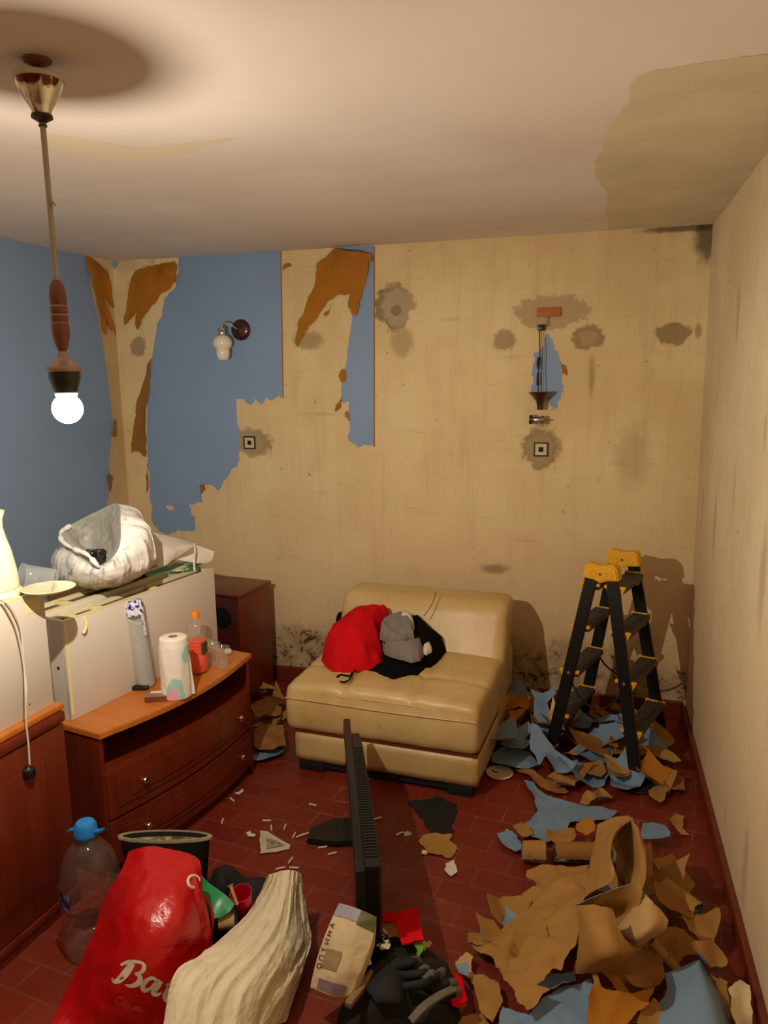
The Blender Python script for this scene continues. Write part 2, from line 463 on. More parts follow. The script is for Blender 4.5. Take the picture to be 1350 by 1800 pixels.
def mound(name, outline, m, base=0.0, ctrl=(), h0=None, wr=.015, ws=8, step=.014, seed=1, edge=.03, jamp=.06, jlv=2, parent=None, fine=.3, jcap=.01):
    """closed heap of cloth: height field standing on `base`, rounded at its rim"""
    O = [(q[0], q[1], q[2] if len(q) > 2 else base) for q in outline]
    uv = [pl_uv(FLOOR_PL, a, b, c) for a, b, c in O]
    P = ccw(uv); J = jag(P, jamp, jlv, seed, True, jcap); V, Fc = fill(J, step); ds = edist(V, J)
    pts = [(u[0], u[1], o[2]) for u, o in zip(uv, O)]+[pl_uv(FLOOR_PL, a, b, c)+(c,) for a, b, c in ctrl]
    hf = rbf(pts); bm = B(); top = []; bot = []
    for (u, v), d in zip(V, ds):
        k = min(1, d/edge); k = math.sqrt(1-(1-k)**2)
        hh = hf(u, v)-base
        h = base+max(.003, hh*(.35+.65*k)+wr*k*(ridg(u, v, ws, seed)*.8+fine*ridg(u, v, ws*2.7, seed+5)))
        top.append(bm.verts.new((u, v, h))); bot.append(bm.verts.new((u, v, base)))
    for f in Fc:
        bm.faces.new([top[i] for i in f]); bm.faces.new([bot[i] for i in reversed(f)])
    for e in [e for e in bm.edges if len(e.link_faces) == 1 and e.verts[0] in set(top)]:
        pass
    idx = {v: i for i, v in enumerate(top)}
    be = [e for e in bm.edges if len(e.link_faces) == 1 and e.verts[0] in idx and e.verts[1] in idx]
    for e in be:
        a, b = e.verts; s = e.link_loops[0].vert
        if s is b: a, b = b, a
        try: bm.faces.new((b, a, bot[idx[a]], bot[idx[b]]))
        except ValueError: pass
    bmesh.ops.recalc_face_normals(bm, faces=bm.faces[:])
    return obj(name, bm, m, parent, world=parent is not None, ang=75)

# ------------------------------------------------------------------ material library
M['ceiling'] = (lambda n: (n.set(col=n.mix(n.ramp(n.noise(n.coord(), .9, 4, .5), .35, .7), lin('#e6dcd2'), lin('#d9cbbf')), rough=.9, spec=.1), n.bump(n.noise(n.coord(), 2.2, 3, .5), .5, .03), n.m)[-1])(N('ceiling_paint'))
M['ceil_bare'] = simple('bare_plaster_ceiling', '#ddd0b2', .9, .12, 4, .4, 30, spec=.1)
M['ceil_yellow'] = simple('yellowed_paint', '#e0d0b4', .9, .05, 4, .2, 20, spec=.1)
M['blue'] = simple('blue_wallpaper', '#86a0c4', .55, .05, 3, .15, 300, spec=.35, bd=.001)
M['brown'] = simple('brown_paper_backing', '#9a6a38', .8, .10, 14, .2, 120, spec=.15, bd=.001)
M['brownO'] = simple('orange_brown_backing', '#b07226', .8, .10, 10, .2, 120, spec=.15, bd=.001)
M['kraft'] = simple('kraft_paper', '#a87c42', .75, .12, 9, .2, 90, spec=.2, bd=.001)
M['kraftL'] = simple('pale_kraft_paper', '#c09a66', .75, .10, 9, .2, 90, spec=.2, bd=.001)
M['blueF'] = simple('blue_paper_face', '#7792ae', .55, .06, 6, .15, 120, spec=.35, bd=.001)
M['cream'] = simple('cream_plaster_scrap', '#dcc79c', .85, .08, 10)
M['white_lam'] = simple('white_laminate', '#cfc6ba', .4, .02, 2, spec=.4)
M['tape'] = simple('cream_edge_tape', '#e6da9c', .5, .05, 20)
M['dark_gap'] = simple('raw_chipboard_inside', '#6b5636', .9, .2, 30)
M['wood_top'] = wood('orange_wood_top', '#c6762c', '#b7661f', .35, (10, 1.2, 10))
M['wood'] = wood('cherry_wood', '#742a13', '#63220f', .38, (8, 8, 1.0))
M['wood_d'] = wood('cherry_wood_shadow_inside', '#5e2a17', '#4c2012', .5, (8, 8, 1.0), 0)
M['black'] = simple('black_plastic', '#111112', .4, .1, 10)
M['blackm'] = simple('matte_black', '#0d0d0e', .8, .2, 12, .3, 80)
M['chrome'] = simple('chrome', '#d8d4cc', .12, .02, 5, metal=1)
M['leather'] = None
M['white_pl'] = simple('white_plastic_film', '#e8e6e2', .35, .03, 6, .3, 40, spec=.5)
M['red_fab'] = simple('red_fleece', '#d3131b', .95, .10, 20, .4, 250, spec=.1)
M['black_fab'] = simple('black_fabric', '#0c0c0f', .95, .2, 18, .4, 200, spec=.1)
M['grey_fab'] = simple('grey_knit', '#857c78', .95, .08, 25, .5, 300, spec=.1)
M['white_fab'] = simple('white_fabric', '#d8ccc0', .9, .05, 20, .3, 200, spec=.1)
M['yellow'] = simple('yellow_plastic', '#e8a912', .45, .06, 14)
M['rail'] = simple('black_painted_rail', '#0c0c0c', .35, .1, 10)
M['tread'] = simple('grey_tread', '#4a4440', .55, .15, 30, .3, 80)
M['screen'] = simple('glossy_screen', '#0a0a0b', .06, .0, 3, spec=.6)

# ------------------------------------------------------------------ floor
def floor_mat():
    n = N('worn_red_brick_floor')
    c0 = n.add('ShaderNodeTexCoord'); mp = n.add('ShaderNodeMapping'); mp.inputs['Rotation'].default_value = (0, 0, math.radians(8)); n.link(c0.outputs['Object'], mp.inputs[0]); v = mp.outputs[0]
    br = n.add('ShaderNodeTexBrick'); br.offset = .5
    br.inputs['Scale'].default_value = 1; br.inputs['Brick Width'].default_value = .20; br.inputs['Row Height'].default_value = .105
    br.inputs['Mortar Size'].default_value = .0028; br.inputs['Mortar Smooth'].default_value = .3; br.inputs['Bias'].default_value = 0
    br.inputs['Color1'].default_value = lin('#782616'); br.inputs['Color2'].default_value = lin('#6b1e12'); br.inputs['Mortar'].default_value = (1, 1, 1, 1)
    n.link(v, br.inputs['Vector'])
    base = n.mix(br.outputs['Fac'], br.outputs['Color'], lin('#642115'))
    worn = n.ramp(n.noise(v, 3.2, 5, .65), .52, .70)
    base = n.mix(n.math('MULTIPLY', n.math('MULTIPLY', br.outputs['Fac'], worn), .38), base, lin('#c39478'))
    base = n.mix(n.math('MULTIPLY', n.ramp(n.noise(v, 1.3, 6, .7), .4, .8), .5), base, lin('#86371f'))
    base = n.mix(n.math('MULTIPLY', n.ramp(n.noise(v, 7, 7, .75), .62, .72), .35), base, lin('#b98267'))
    n.set(col=base, rough=n.ramp(n.noise(v, 6, 4), .3, .7, .38, .6), spec=.4)
    n.bump(n.math('ADD', n.math('MULTIPLY', br.outputs['Fac'], -.6), n.noise(v, 40, 5)), .25, .004)
    return n.m
M['floor'] = floor_mat()
def struct(name, bm, m, **k):
    o = obj(name, bm, m, recenter=False, **k); o['kind'] = 'structure'; return o
T = .12
struct('floor', box(B(), XL-T, XR+T, YB-T, D+T, -T, 0), M['floor'], smooth=False)
ceil = struct('ceiling', box(B(), XL-T, XR+T, YB-T, D+T, H, H+T), M['ceiling'], smooth=False)
bp = lambda x, y: tuple(ony(x, y, D))
pat = []
G_ = '#8f7a5a'
for (x, y, r, ax, az, c, a, s) in (
    (243, 610, .050, 1, 1.1, '#93826a', .8, .15), (540, 598, .060, 1.3, .8, '#9b8460', .7, .3),
    (692, 540, .100, 1.0, 1.15, '#7d6c52', .85, .15), (697, 540, .082, 1.0, 1.15, '#b5a484', .9, .15), (696, 545, .026, 1, 1, '#8d7d63', .95, .06), (708, 600, .060, 1, 1.2, '#ae966e', .7, .3),
    (968, 548, .082, 2.2, .95, '#b59c78', .85, .10), (887, 598, .050, 1.2, 1, '#9d8462', .75, .2), (1035, 593, .060, 1.2, 1, '#8f7552', .8, .15), (1035, 594, .036, 1.2, 1, '#b59c78', .8, .2),
    (1182, 587, .060, 1.3, .9, '#8e7653', .8, .15), (1228, 582, .03, .5, 1.1, '#8e744f', .6, .3),
    (445, 778, .105, 1.15, .7, '#8b7552', .75, .2), (440, 778, .08, 1, .8, '#b09a76', .8, .2), (952, 788, .100, .9, 1.1, '#85704e', .8, .18), (950, 790, .075, .9, 1.1, '#ae9873', .8, .2),
    (1244, 410, .07, .7, 1.6, '#40301c', .75, .5), (1195, 402, .13, 1.2, .12, '#40301c', .75, .5), (870, 1000, .05, 1.3, .5, '#6d5538', .6, .5), (1040, 660, .03, .5, 3, '#8c7350', .5, .5), (1110, 800, .09, .8, 1.6, '#92784f', .35, .6)):
    pat.append((bp(x, y), r, (ax, 1, az), c, a, s))
M['wall_back'] = wall_mat('bare_plaster_back', '#e9d4a4', '#d9be8e', pat, mould=(.12, .66, '#8d7250'))
patr = []
for (x, y, r, az, c, a) in ((1297, 555, .10, 1.8, '#8c7a5c', .5), (1256, 925, .09, 2.4, '#7e6a4c', .5), (1340, 1020, .12, 2.2, '#7e6a4c', .55), (1235, 890, .06, 2.6, '#85704f', .45), (1345, 760, .05, 1.6, '#7e6a4c', .5),
                       (1290, 870, .07, 3, '#85704f', .35), (1310, 1520, .10, 2.2, '#85704f', .5), (1275, 1430, .05, 1.6, '#85704f', .3), (1260, 700, .04, 1.4, '#85704f', .4)):
    patr.append((tuple(onx(x, y, XR)), r*.75, (1, .45, az*.8), '#9c8a6a', a, .6))
M['wall_right'] = wall_mat('bare_plaster_right', '#e0d0ae', '#d0bc96', patr, streak=.4)
M['wall_left'] = wall_mat('bare_plaster_left', '#d3bd92', '#bfa377', [])
wb = struct('wall_back', box(B(), XL-T, XR+T, D, D+T, 0, H), M['wall_back'], smooth=False)
wl = struct('wall_left', box(B(), XL-T, XL, YB-T, D, 0, H), M['wall_left'], smooth=False)
struct('wall_right', box(B(), XR, XR+T, YB-T, D, 0, H), M['wall_right'], smooth=False)
struct('wall_front', box(B(), XL, XR, YB-T, YB, 0, H), M['wall_left'], smooth=False)
struct('baseboard_back', box(B(), XL, XR-.022, D-.022, D, 0, .085, bev=.004), M['wood'], smooth=False)
struct('baseboard_right', box(B(), XR-.022, XR, YB, D, 0, .065, bev=.004), M['wood'], smooth=False)

# ceiling stains: bare strip in the corner, yellowed streak
sheet('bare_ceiling_patch', [(1350, 96), (1230, 112), (1135, 128), (1105, 150), (1092, 190), (1068, 220), (1062, 260), (1050, 290), (1062, 330), (1060, 375), (1070, 404), (1256, 391), (1350, 262)], [M['ceil_bare']]*2, CEIL_PL, .0012, flat=True, jamp=.12, jcap=.02, step=.12, thick=.0008, parent=ceil, seed=4, longok=.5)
sheet('yellowed_ceiling_streak', [(85, 235), (160, 248), (260, 262), (340, 250), (430, 243), (360, 258), (250, 280), (150, 278), (95, 262)], [M['ceil_yellow']]*2, CEIL_PL, .0009, flat=True, jamp=.12, jcap=.02, step=.12, thick=.0006, parent=ceil, seed=6)

# ------------------------------------------------------------------ wallpaper left on the walls
KW = dict(flat=True, step=.08, thick=.0009, jcap=.011, longok=.16)
BL = [M['blue'], M['brown']]
sheet('blue_wallpaper', [(-700, 150), (-300, 318), (0, 402), (60, 415), (152, 440), (158, 495), (170, 550), (182, 610), (190, 670), (196, 720), (197, 760), (193, 800), (194, 840), (189, 880), (182, 950), (170, 1010), (100, 1040), (-700, 1600)], BL, LEFT_PL, .0016, parent=wl, seed=11, **KW)
sheet('blue_wallpaper', [(313, 451), (400, 446), (493, 441), (497, 698), (489, 693), (478, 704), (468, 699), (460, 712), (450, 701), (441, 712), (430, 703), (414, 702), (416, 740), (421, 765), (420, 800), (417, 820), (400, 838), (388, 857), (384, 862), (372, 853), (359, 851), (355, 866), (357, 882), (344, 884), (332, 887), (336, 900), (342, 908), (343, 930), (338, 934), (325, 934), (312, 930), (300, 938), (285, 936), (272, 925), (266, 905), (264, 860), (260, 820), (258, 770), (259, 700), (265, 640), (275, 580), (286, 548), (297, 515), (309, 503), (314, 480)], BL, BACK_PL, .0016, parent=wb, seed=12, **KW)
sheet('blue_wallpaper', [(196, 452), (215, 453), (206, 466), (200, 474)], BL, BACK_PL, .0016, parent=wb, seed=13, **KW)
sheet('blue_wallpaper', [(586, 436), (657, 432), (659, 620), (657, 785), (648, 783), (640, 780), (632, 786), (622, 780), (613, 775), (614, 742), (608, 728), (613, 712), (620, 700), (612, 706), (602, 708), (598, 704), (603, 670), (610, 620), (619, 560), (627, 520), (640, 465)], BL, BACK_PL, .0016, parent=wb, seed=14, **KW)
sheet('blue_wallpaper', [(962, 586), (972, 598), (976, 615), (984, 628), (987, 660), (992, 680), (986, 700), (980, 716), (974, 720), (966, 712), (962, 690), (933, 690), (934, 655), (937, 622), (950, 615), (956, 595)], BL, BACK_PL, .0016, parent=wb, seed=15, **KW)
BR = [M['brownO'], M['blue']]
def flap(outline, ctrl, m=BR, pl=BACK_PL, par=wb, seed=1, **k):
    kk = dict(wr=.004, ws=6, curl=.012, cw=.02, step=.025, jamp=.14, jcap=.008, thick=.0012); kk.update(k)
    sheet('peeled_wallpaper_flap', outline, m, pl, .004, ctrl=ctrl, parent=par, seed=seed, **kk)
flap([(588, 437), (655, 447), (657, 456), (649, 462), (643, 500), (632, 530), (626, 555), (619, 552), (612, 540), (614, 517), (600, 518), (585, 526), (566, 545), (545, 572), (533, 592), (524, 610), (520, 600), (527, 560), (540, 530), (552, 505), (556, 478), (565, 458)], [(600, 455, .05), (625, 452, .05), (590, 480, .03), (560, 530, .01), (620, 500, .02)], seed=21)
flap([(569, 461), (588, 440), (592, 448), (575, 468), (568, 472), (556, 470), (558, 462)], [], seed=22)
flap([(579, 545), (584, 533), (578, 552), (574, 557), (570, 553)], [], seed=23, step=.01)
flap([(498, 466), (510, 463), (512, 468), (505, 470), (498, 476)], [], seed=24, step=.01)
flap([(606, 648), (606, 672), (600, 672), (596, 662), (600, 650)], [], seed=25, step=.01)
flap([(601, 700), (600, 712), (596, 720), (588, 724), (592, 712)], [], seed=26, step=.01)
flap([(608, 722), (614, 728), (616, 740), (606, 732)], [], seed=27, step=.01)
flap([(278, 465), (308, 460), (313, 475), (311, 495), (300, 508), (280, 520), (265, 540), (250, 562), (243, 580), (239, 572), (243, 545), (232, 560), (220, 574), (224, 540), (228, 510), (236, 478)], [(290, 475, .05), (300, 480, .05), (250, 500, .02)], seed=28)
flap([(150, 450), (162, 447), (185, 478), (192, 500), (198, 542), (190, 535), (184, 520), (190, 555), (201, 592), (190, 580), (181, 560), (185, 590), (178, 580), (172, 545), (165, 510), (152, 475)], [(165, 480, .03)], pl=LEFT_PL, par=wl, seed=29)
flap([(267, 630), (262, 700), (258, 740), (257, 790), (257, 803), (250, 800), (243, 793), (232, 796), (232, 775), (240, 730), (250, 680), (259, 650)], [], m=[M['brown'], M['blue']], seed=30)
flap([(199, 735), (202, 745), (203, 768), (196, 765)], [], pl=LEFT_PL, par=wl, m=[M['brown'], M['blue']], seed=31, step=.01)
flap([(188, 830), (198, 840), (194, 866), (190, 850)], [], pl=LEFT_PL, par=wl, m=[M['brown'], M['blue']], seed=32, step=.01)
flap([(259, 810), (262, 860), (260, 868), (257, 840)], [], m=[M['brown'], M['blue']], seed=33, step=.01)
flap([(994, 644), (998, 652), (996, 660), (989, 656), (986, 640)], [], seed=34, step=.01)
flap([(352, 853), (360, 850), (362, 858), (355, 868)], [], m=[M['brown'], M['blue']], seed=35, step=.01)
flap([(293, 887), (303, 888), (308, 893), (300, 898)], [], m=[M['cream'], M['blue']], seed=36, step=.01)
flap([(156, 449), (196, 458), (204, 500), (198, 530), (186, 478)], [], m=[M['cream'], M['blue']], pl=LEFT_PL, par=wl, seed=37)
flap([(212, 455), (268, 454), (271, 468), (256, 466), (250, 472), (236, 474), (205, 476)], [(240, 460, .03)], m=[M['cream'], M['blue']], seed=38)
# orange torn seams along the paper's straight edges
for (x0, y0, x1, y1) in ((494, 442, 498, 700), (658, 434, 658, 785)):
    a = bp(x0, y0); b = bp(x1, y1)
    bm = B(); ribbon(bm, [Vector(a)-Vector((0, .0032, 0)), Vector(b)-Vector((0, .0032, 0))], .006, .001, (0, -1, 0), 12)
    obj('torn_paper_edge', bm, M['brownO'], wb, world=True)
# ------------------------------------------------------------------ pendant lamp
PX, PY = BULB.x, BULB.y
pen = thing('pendant_lamp', 'old pendant lamp on a long rod with one bare glowing bulb, hanging from the ceiling', 'lamp', (PX, PY, H)); T_ = Matrix.Translation((PX, PY, 0))
lo.parent = pen; lo.location = BULB-Vector((PX, PY, H))
def L(prof, m, name, par=pen, n=32, **k): return obj(name, lathe(B(), prof, n, T_, **k), m, par, world=True, ang=50)
brass = simple('dull_brass', '#a89c86', .5, .15, 20, metal=.3)
dirtyw = simple('dirty_white_enamel', '#cfc4ae', .45, .15, 30)
L([(0, H), (.03, H), (.027, H-.006), (.010, H-.011), (0, H-.011)], simple('rusty_plate', '#7a4b30', .8), 'ceiling_plate')
bm = B(); tube(bm, [(PX, PY, H-.01), (PX+.004, PY, H-.03), (PX-.004, PY, H-.04), (PX, PY, H-.06), (PX, PY, H-.09)], .004, 8, 12)
obj('hook', bm, simple('rusty_wire', '#4d2f22', .7), pen, world=True)
# canopy cup: open upwards, mottled chrome
can = N('mottled_chrome'); vv = can.coord(); f_ = can.ramp(can.noise(vv, 16, 3, .5, 1.2), .45, .56)
can.set(col=can.mix(f_, lin('#d8d2c2'), lin('#5c2a18')), rough=.18, metal=can.ramp(can.noise(vv, 16, 3), .5, .6, .85, .3))
cz = 2.372; KC = .62
def ks(p): return [(r*KC if r > .0065 else r, cz+(z-cz)*KC) for r, z in p]
L(ks([(.004, cz-.115), (.030, cz-.112), (.033, cz-.098), (.040, cz-.085), (.058, cz-.055), (.074, cz-.020), (.078, cz-.004), (.082, cz), (.080, cz+.010), (.076, cz+.012), (.074, cz), (.070, cz-.02), (.052, cz-.055), (.02, cz-.1), (.004, cz-.1)]), can.m, 'canopy')
L(ks([(.0765, cz-.008), (.083, cz-.007), (.085, cz+.002), (.082, cz+.009), (.0775, cz+.004)]), dirtyw, 'canopy_rim')
L(ks([(0, cz-.112), (.034, cz-.112), (.036, cz-.122), (.020, cz-.132), (.008, cz-.140), (.014, cz-.143), (.014, cz-.150), (0, cz-.150)]), simple('dark_brass', '#4e3a22', .4, metal=.6), 'collar')
L([(.0062, cz-.085), (.0058, 2.1), (.0066, 2.06), (.0058, 2.0), (.006, 1.955)], brass, 'rod', n=12)
bm = B(); tube(bm, [(PX+.004, PY-.004, 2.122), (PX+.013, PY-.006, 2.126), (PX+.017, PY-.006, 2.120)], .0025, 6); obj('nub', bm, brass, pen, world=True)
pinkw = simple('turned_reddish_wood', '#7c4433', .4, .15, 20)
L([(0, 1.968), (.010, 1.966), (.015, 1.955), (.018, 1.935), (.018, 1.915), (.0165, 1.913), (.0185, 1.908), (.0185, 1.896), (.0165, 1.894), (.0185, 1.889), (.0185, 1.878), (.0165, 1.876), (.019, 1.870), (.019, 1.850), (.014, 1.828), (.009, 1.815), (0, 1.812)], pinkw, 'turned_grip')
for z in (1.912, 1.893, 1.876): L([(.0168, z-.0012), (.0186, z), (.0168, z+.0012)], dirtyw, 'grip_ring', n=24)
L([(0, 1.816), (.008, 1.815), (.012, 1.806), (.013, 1.800), (.026, 1.788), (.036, 1.781), (.038, 1.774), (.036, 1.770), (0, 1.770)], simple('pinkish_metal_cap', '#a58a80', .4, .1, 20, metal=.3), 'socket_cap')
L([(0, 1.771), (.034, 1.771), (.0335, 1.755), (.029, 1.740), (.0245, 1.725), (0, 1.725)], simple('black_bakelite', '#171615', .35), 'bulb_socket')
L([(0, 1.727), (.024, 1.727), (.0235, 1.722), (0, 1.7215)], simple('bulb_white_collar', '#e8e4dc', .4), 'bulb_collar')
# bulb: glowing glass that lets the light of the source inside through
gb = N('glowing_bulb_glass'); gb.n.remove(gb.b)
em = gb.add('ShaderNodeEmission'); em.inputs[0].default_value = (1, .93, .8, 1); em.inputs[1].default_value = 3.2
tr = gb.add('ShaderNodeBsdfTransparent'); ad = gb.add('ShaderNodeAddShader'); gb.link(em.outputs[0], ad.inputs[0]); gb.link(tr.outputs[0], ad.inputs[1]); gb.link(ad.outputs[0], gb.o.inputs[0])
zc = 1.690; R0 = .0335
L([(.0245, 1.7214)]+[(R0*math.sin(a), zc-.002-R0*math.cos(a)) for a in [math.radians(d) for d in range(140, -1, -10)]][:-1]+[(.0005, zc-.002-R0)], gb.m, 'bulb', n=40)

# ------------------------------------------------------------------ wall lamps, sockets, cover plate
milk = N('milk_glass'); milk.set(col=lin('#efe6cf'), rough=.12, coat=.4); milk.b.inputs['Subsurface Weight'].default_value = .3; milk.b.inputs['Subsurface Radius'].default_value = (.02, .018, .012)
a = ony(424, 580, D)
wlp = thing('wall_lamp', 'small wall lamp with milky glass shade and round dark backplate on blue wallpaper', 'wall lamp', (a.x, D, a.z))
Rx = Matrix.Rotation(PI/2, 4, 'X')
darkw = simple('dark_red_wood', '#3a1512', .3, .1, 20, coat=.4)
obj('backplate', lathe(B(), [(0, 0), (.055, 0), (.057, .006), (.053, .014), (.035, .022), (0, .024)], 40, Rx, cap0=False), darkw, wlp)
bm = B(); tube(bm, [(0, -.02, 0), (-.0, -.05, .004), (-.01, -.085, .018), (-.03, -.10, .03), (-.055, -.105, .028), (-.062, -.105, .012)], .0045, 8, 20); obj('arm', bm, M['chrome'], wlp)
Ts = Matrix.Translation((-.064, -.105, 0))
obj('lamp_collar', lathe(B(), [(0, .022), (.006, .020), (.007, .010), (.021, .006), (.022, -.002), (.0205, -.004), (.022, -.007), (.0205, -.010), (.022, -.013), (.0205, -.017), (.022, -.034), (0, -.034)], 32, Ts), M['chrome'], wlp)
obj('shade', lathe(B(), [(.0, -.03), (.024, -.032), (.040, -.042), (.050, -.060), (.052, -.075), (.047, -.092), (.037, -.103), (.034, -.110), (.037, -.118), (.036, -.130), (.032, -.148), (.026, -.160), (.018, -.164), (0, -.165)], 40, Ts), milk.m, wlp)
a = ony(950, 700, D)
wl2 = thing('wall_lamp', 'broken wall lamp hanging on its wires, brown cup and chrome holder, over blue patch', 'wall lamp', (a.x, D, a.z)); o_ = Vector((a.x, D, a.z))
def wp(px, py, off=.03): return ony(px, py, D-off)-o_
bm = B(); box(bm, wp(945, 572).x, wp(957, 572).x, -.034, -.0, wp(950, 581).z, wp(950, 571).z, bev=.003); obj('terminal_block', bm, M['black'], wl2)
bm = B(); tube(bm, [wp(948, 580, .02), wp(949, 620, .03), wp(947, 650, .035), wp(946, 690, .04)], .0028, 8, 24); obj('cable', bm, M['black'], wl2)
bm = B(); tube(bm, [wp(955, 580, .02), wp(957, 620, .025), wp(955, 655, .03), wp(955, 690, .04)], .002, 8, 24); obj('cable', bm, simple('grey_wire', '#8c8a86', .5), wl2)
bm = B(); tube(bm, [wp(947, 628, .032), wp(945, 640, .036), wp(947, 650, .036)], .0055, 8, 8); tube(bm, [wp(946, 655, .036), wp(945, 668, .038), wp(945, 678, .036)], .0055, 8, 8); obj('cable_sleeve', bm, M['black'], wl2)
c_ = wp(950, 690, .05); Tc = Matrix.Translation(c_)
obj('lamp_cup', lathe(B(), [(.0, .002), (.055, .004), (.058, .0), (.052, -.008), (.036, -.024), (.022, -.042), (.017, -.060), (.015, -.085), (0, -.085)], 36, Tc), darkw, wl2)
c_ = wp(945, 738, .05); Th = Matrix.Translation(c_) @ Matrix.Rotation(math.radians(93), 4, 'Y')
obj('bulb_holder', lathe(B(), [(0, -.036), (.020, -.036), (.022, -.033), (.022, -.024), (.017, -.022), (.016, -.018), (.0175, -.012), (.0175, .016), (.021, .02), (.021, .032), (.006, .036), (.004, .055), (0, .055)], 28, Th), simple('tarnished_chrome', '#b7a6a0', .2, .2, 30, metal=.9), wl2)
obj('holder_ring', lathe(B(), [(.0225, -.040), (.0225, -.026), (.016, -.024), (.014, -.040)], 28, Th), M['black'], wl2)
# cover plate on its screw bracket
a = ony(965, 549, D); cp = thing('cover_plate', 'small orange-brown rectangular cover plate above the broken wall lamp', 'cover plate', (a.x, D, a.z)); 
bm = B(); box(bm, -.058, .058, -.012, 0, -.022, .022, bev=.002); obj('plate', bm, simple('orange_board', '#b9642c', .6, .15, 30), cp)
bm = B(); box(bm, -.014, .002, -.008, 0, -.065, -.022, bev=.002); obj('bracket', bm, simple('dull_bracket', '#9a8258', .5, .1, 20), cp)
def socket(px, py, label):
    a = ony(px, py, D); t = thing('wall_socket', label, 'wall socket', (a.x, D, a.z), 0, 'opened square wall sockets')
    bm = B(); s = .036
    for q in ((-s, s, s-.007, s), (-s, s, -s, -s+.007), (-s, -s+.007, -s+.007, s-.007), (s-.007, s, -s+.007, s-.007)): box(bm, q[0], q[1], -.008, 0, q[2], q[3], bev=.001, seg=1)
    obj('frame', bm, simple('dark_brown_bakelite', '#1d0f12', .35), t)
    bm = B(); s = .029
    for q in ((-s, s, .012, s), (-s, s, -s, -.012), (-s, -.012, -.012, .012), (.012, s, -.012, .012)): box(bm, q[0], q[1], -.006, 0, q[2], q[3], bev=.0008, seg=1)
    obj('insert', bm, simple('cream_bakelite', '#d6c49c', .45), t)
    bm = B(); box(bm, -.012, .012, -.003, 0, -.012, .012); obj('recess', bm, M['blackm'], t)
    return t
socket(439, 778, 'square dark-framed wall socket with a cream insert, beside the large blue wallpaper remnant')
socket(951, 790, 'square dark-framed wall socket with a cream insert, below the broken wall lamp')

# ------------------------------------------------------------------ low dresser (bow-fronted), seen from its left end
ang = math.atan2(.82, .172); Lc = .842
F0 = Vector((-1.612, 2.108, 0)); ZT = .56
dr = thing('dresser', 'low cherry-red dresser with an orange top, an open shelf and two drawers', 'dresser', F0, ang)   # local x along front, local y into the back
def bow(x, k=.055): return -k*math.sin(PI*min(max(x/Lc, 0), 1))
def arcslab(bm, x0, x1, z0, z1, fo, bo, n=24, k=.045, bev=0):
    pts = [(x0+(x1-x0)*i/n, bow(x0+(x1-x0)*i/n, k)+fo) for i in range(n+1)]+[(x0+(x1-x0)*i/n, bow(x0+(x1-x0)*i/n, k)+bo) for i in range(n, -1, -1)]
    return prism(bm, pts, z0, z1, bev=bev)
DD = .44
bm = B(); prism(bm, [(-.006+(Lc+.012)*i/28, bow((Lc)*i/28, .062)-.012) for i in range(29)]+[(Lc+.006, DD), (-.006, DD)], ZT-.022, ZT, bev=.003); obj('dresser_top', bm, M['wood_top'], dr)
bm = B(); box(bm, 0, .018, .0, DD, .0, ZT-.022); box(bm, Lc-.018, Lc, .0, DD, 0, ZT-.022); box(bm, .018, Lc-.018, DD-.012, DD, .03, ZT-.022)
prism(bm, [(.018+(Lc-.036)*i/24, bow(.018+(Lc-.036)*i/24, .045)+.006) for i in range(25)]+[(Lc-.018, DD-.012), (.018, DD-.012)], .385, .403)
prism(bm, [(.018+(Lc-.036)*i/24, bow(.018+(Lc-.036)*i/24, .045)+.03) for i in range(25)]+[(Lc-.018, DD-.012), (.018, DD-.012)], 0.0, .05)
obj('carcass', bm, M['wood'], dr, smooth=False)
for (z0, z1) in ((.222, .398), (.046, .214)):
    bm = B(); arcslab(bm, .014, Lc-.014, z0, z1, -.004, .016, bev=.003)
    d_ = obj('drawer', bm, M['wood'], dr)
    bm = B(); arcslab(bm, .05, Lc-.05, z0+.035, z1-.035, -.009, -.003, bev=.004); arcslab(bm, .10, Lc-.10, z0+.06, z1-.06, -.013, -.008, bev=.003)
    obj('raised_panel', bm, M['wood'], d_)
    for xk in (.15, Lc-.13):
        Tk = Matrix.Translation((xk, bow(xk, .045)-.004, (z0+z1)/2+.01)) @ Matrix.Rotation(PI/2, 4, 'X')
        obj('knob', lathe(B(), [(0, 0), (.006, 0), (.005, .012), (.011, .018), (.013, .024), (.010, .029), (0, .031)], 20, Tk), M['chrome'], d_)
dT = basis(dr)
# ------------------------------------------------------------------ side cabinet at the left edge
cang = math.atan2(1, .085)
C1 = Vector((-1.662, 1.995, 0)); ZC = .715; CL = .92
cb = thing('side_cabinet', 'cherry-red cabinet with a panelled door at the left edge, nearer than the dresser', 'cabinet', C1, cang)   # local x from far end (0) toward the viewer is negative
bm = B(); box(bm, -CL, 0, 0.004, .46, .0, ZC-.02); obj('carcass', bm, M['wood'], cb, smooth=False)
bm = B(); box(bm, -CL-.004, .004, -.014, .46, ZC-.02, ZC, bev=.003); obj('cabinet_top', bm, M['wood_top'], cb)
bm = B(); box(bm, -CL, .003, -.018, .004, .035, .062, bev=.006); box(bm, -CL, .001, -.010, .004, 0, .035, bev=.002); obj('plinth', bm, M['wood'], cb)
bm = B(); box(bm, -CL, .003, -.020, .004, ZC-.062, ZC-.022, bev=.01); obj('cornice', bm, M['wood'], cb)
bm = B(); dx0, dx1, dz0, dz1 = -.46, -.004, .066, ZC-.066
box(bm, dx0, dx1, -.012, .006, dz0, dz1, bev=.003)
dd_ = obj('door', bm, M['wood'], cb)
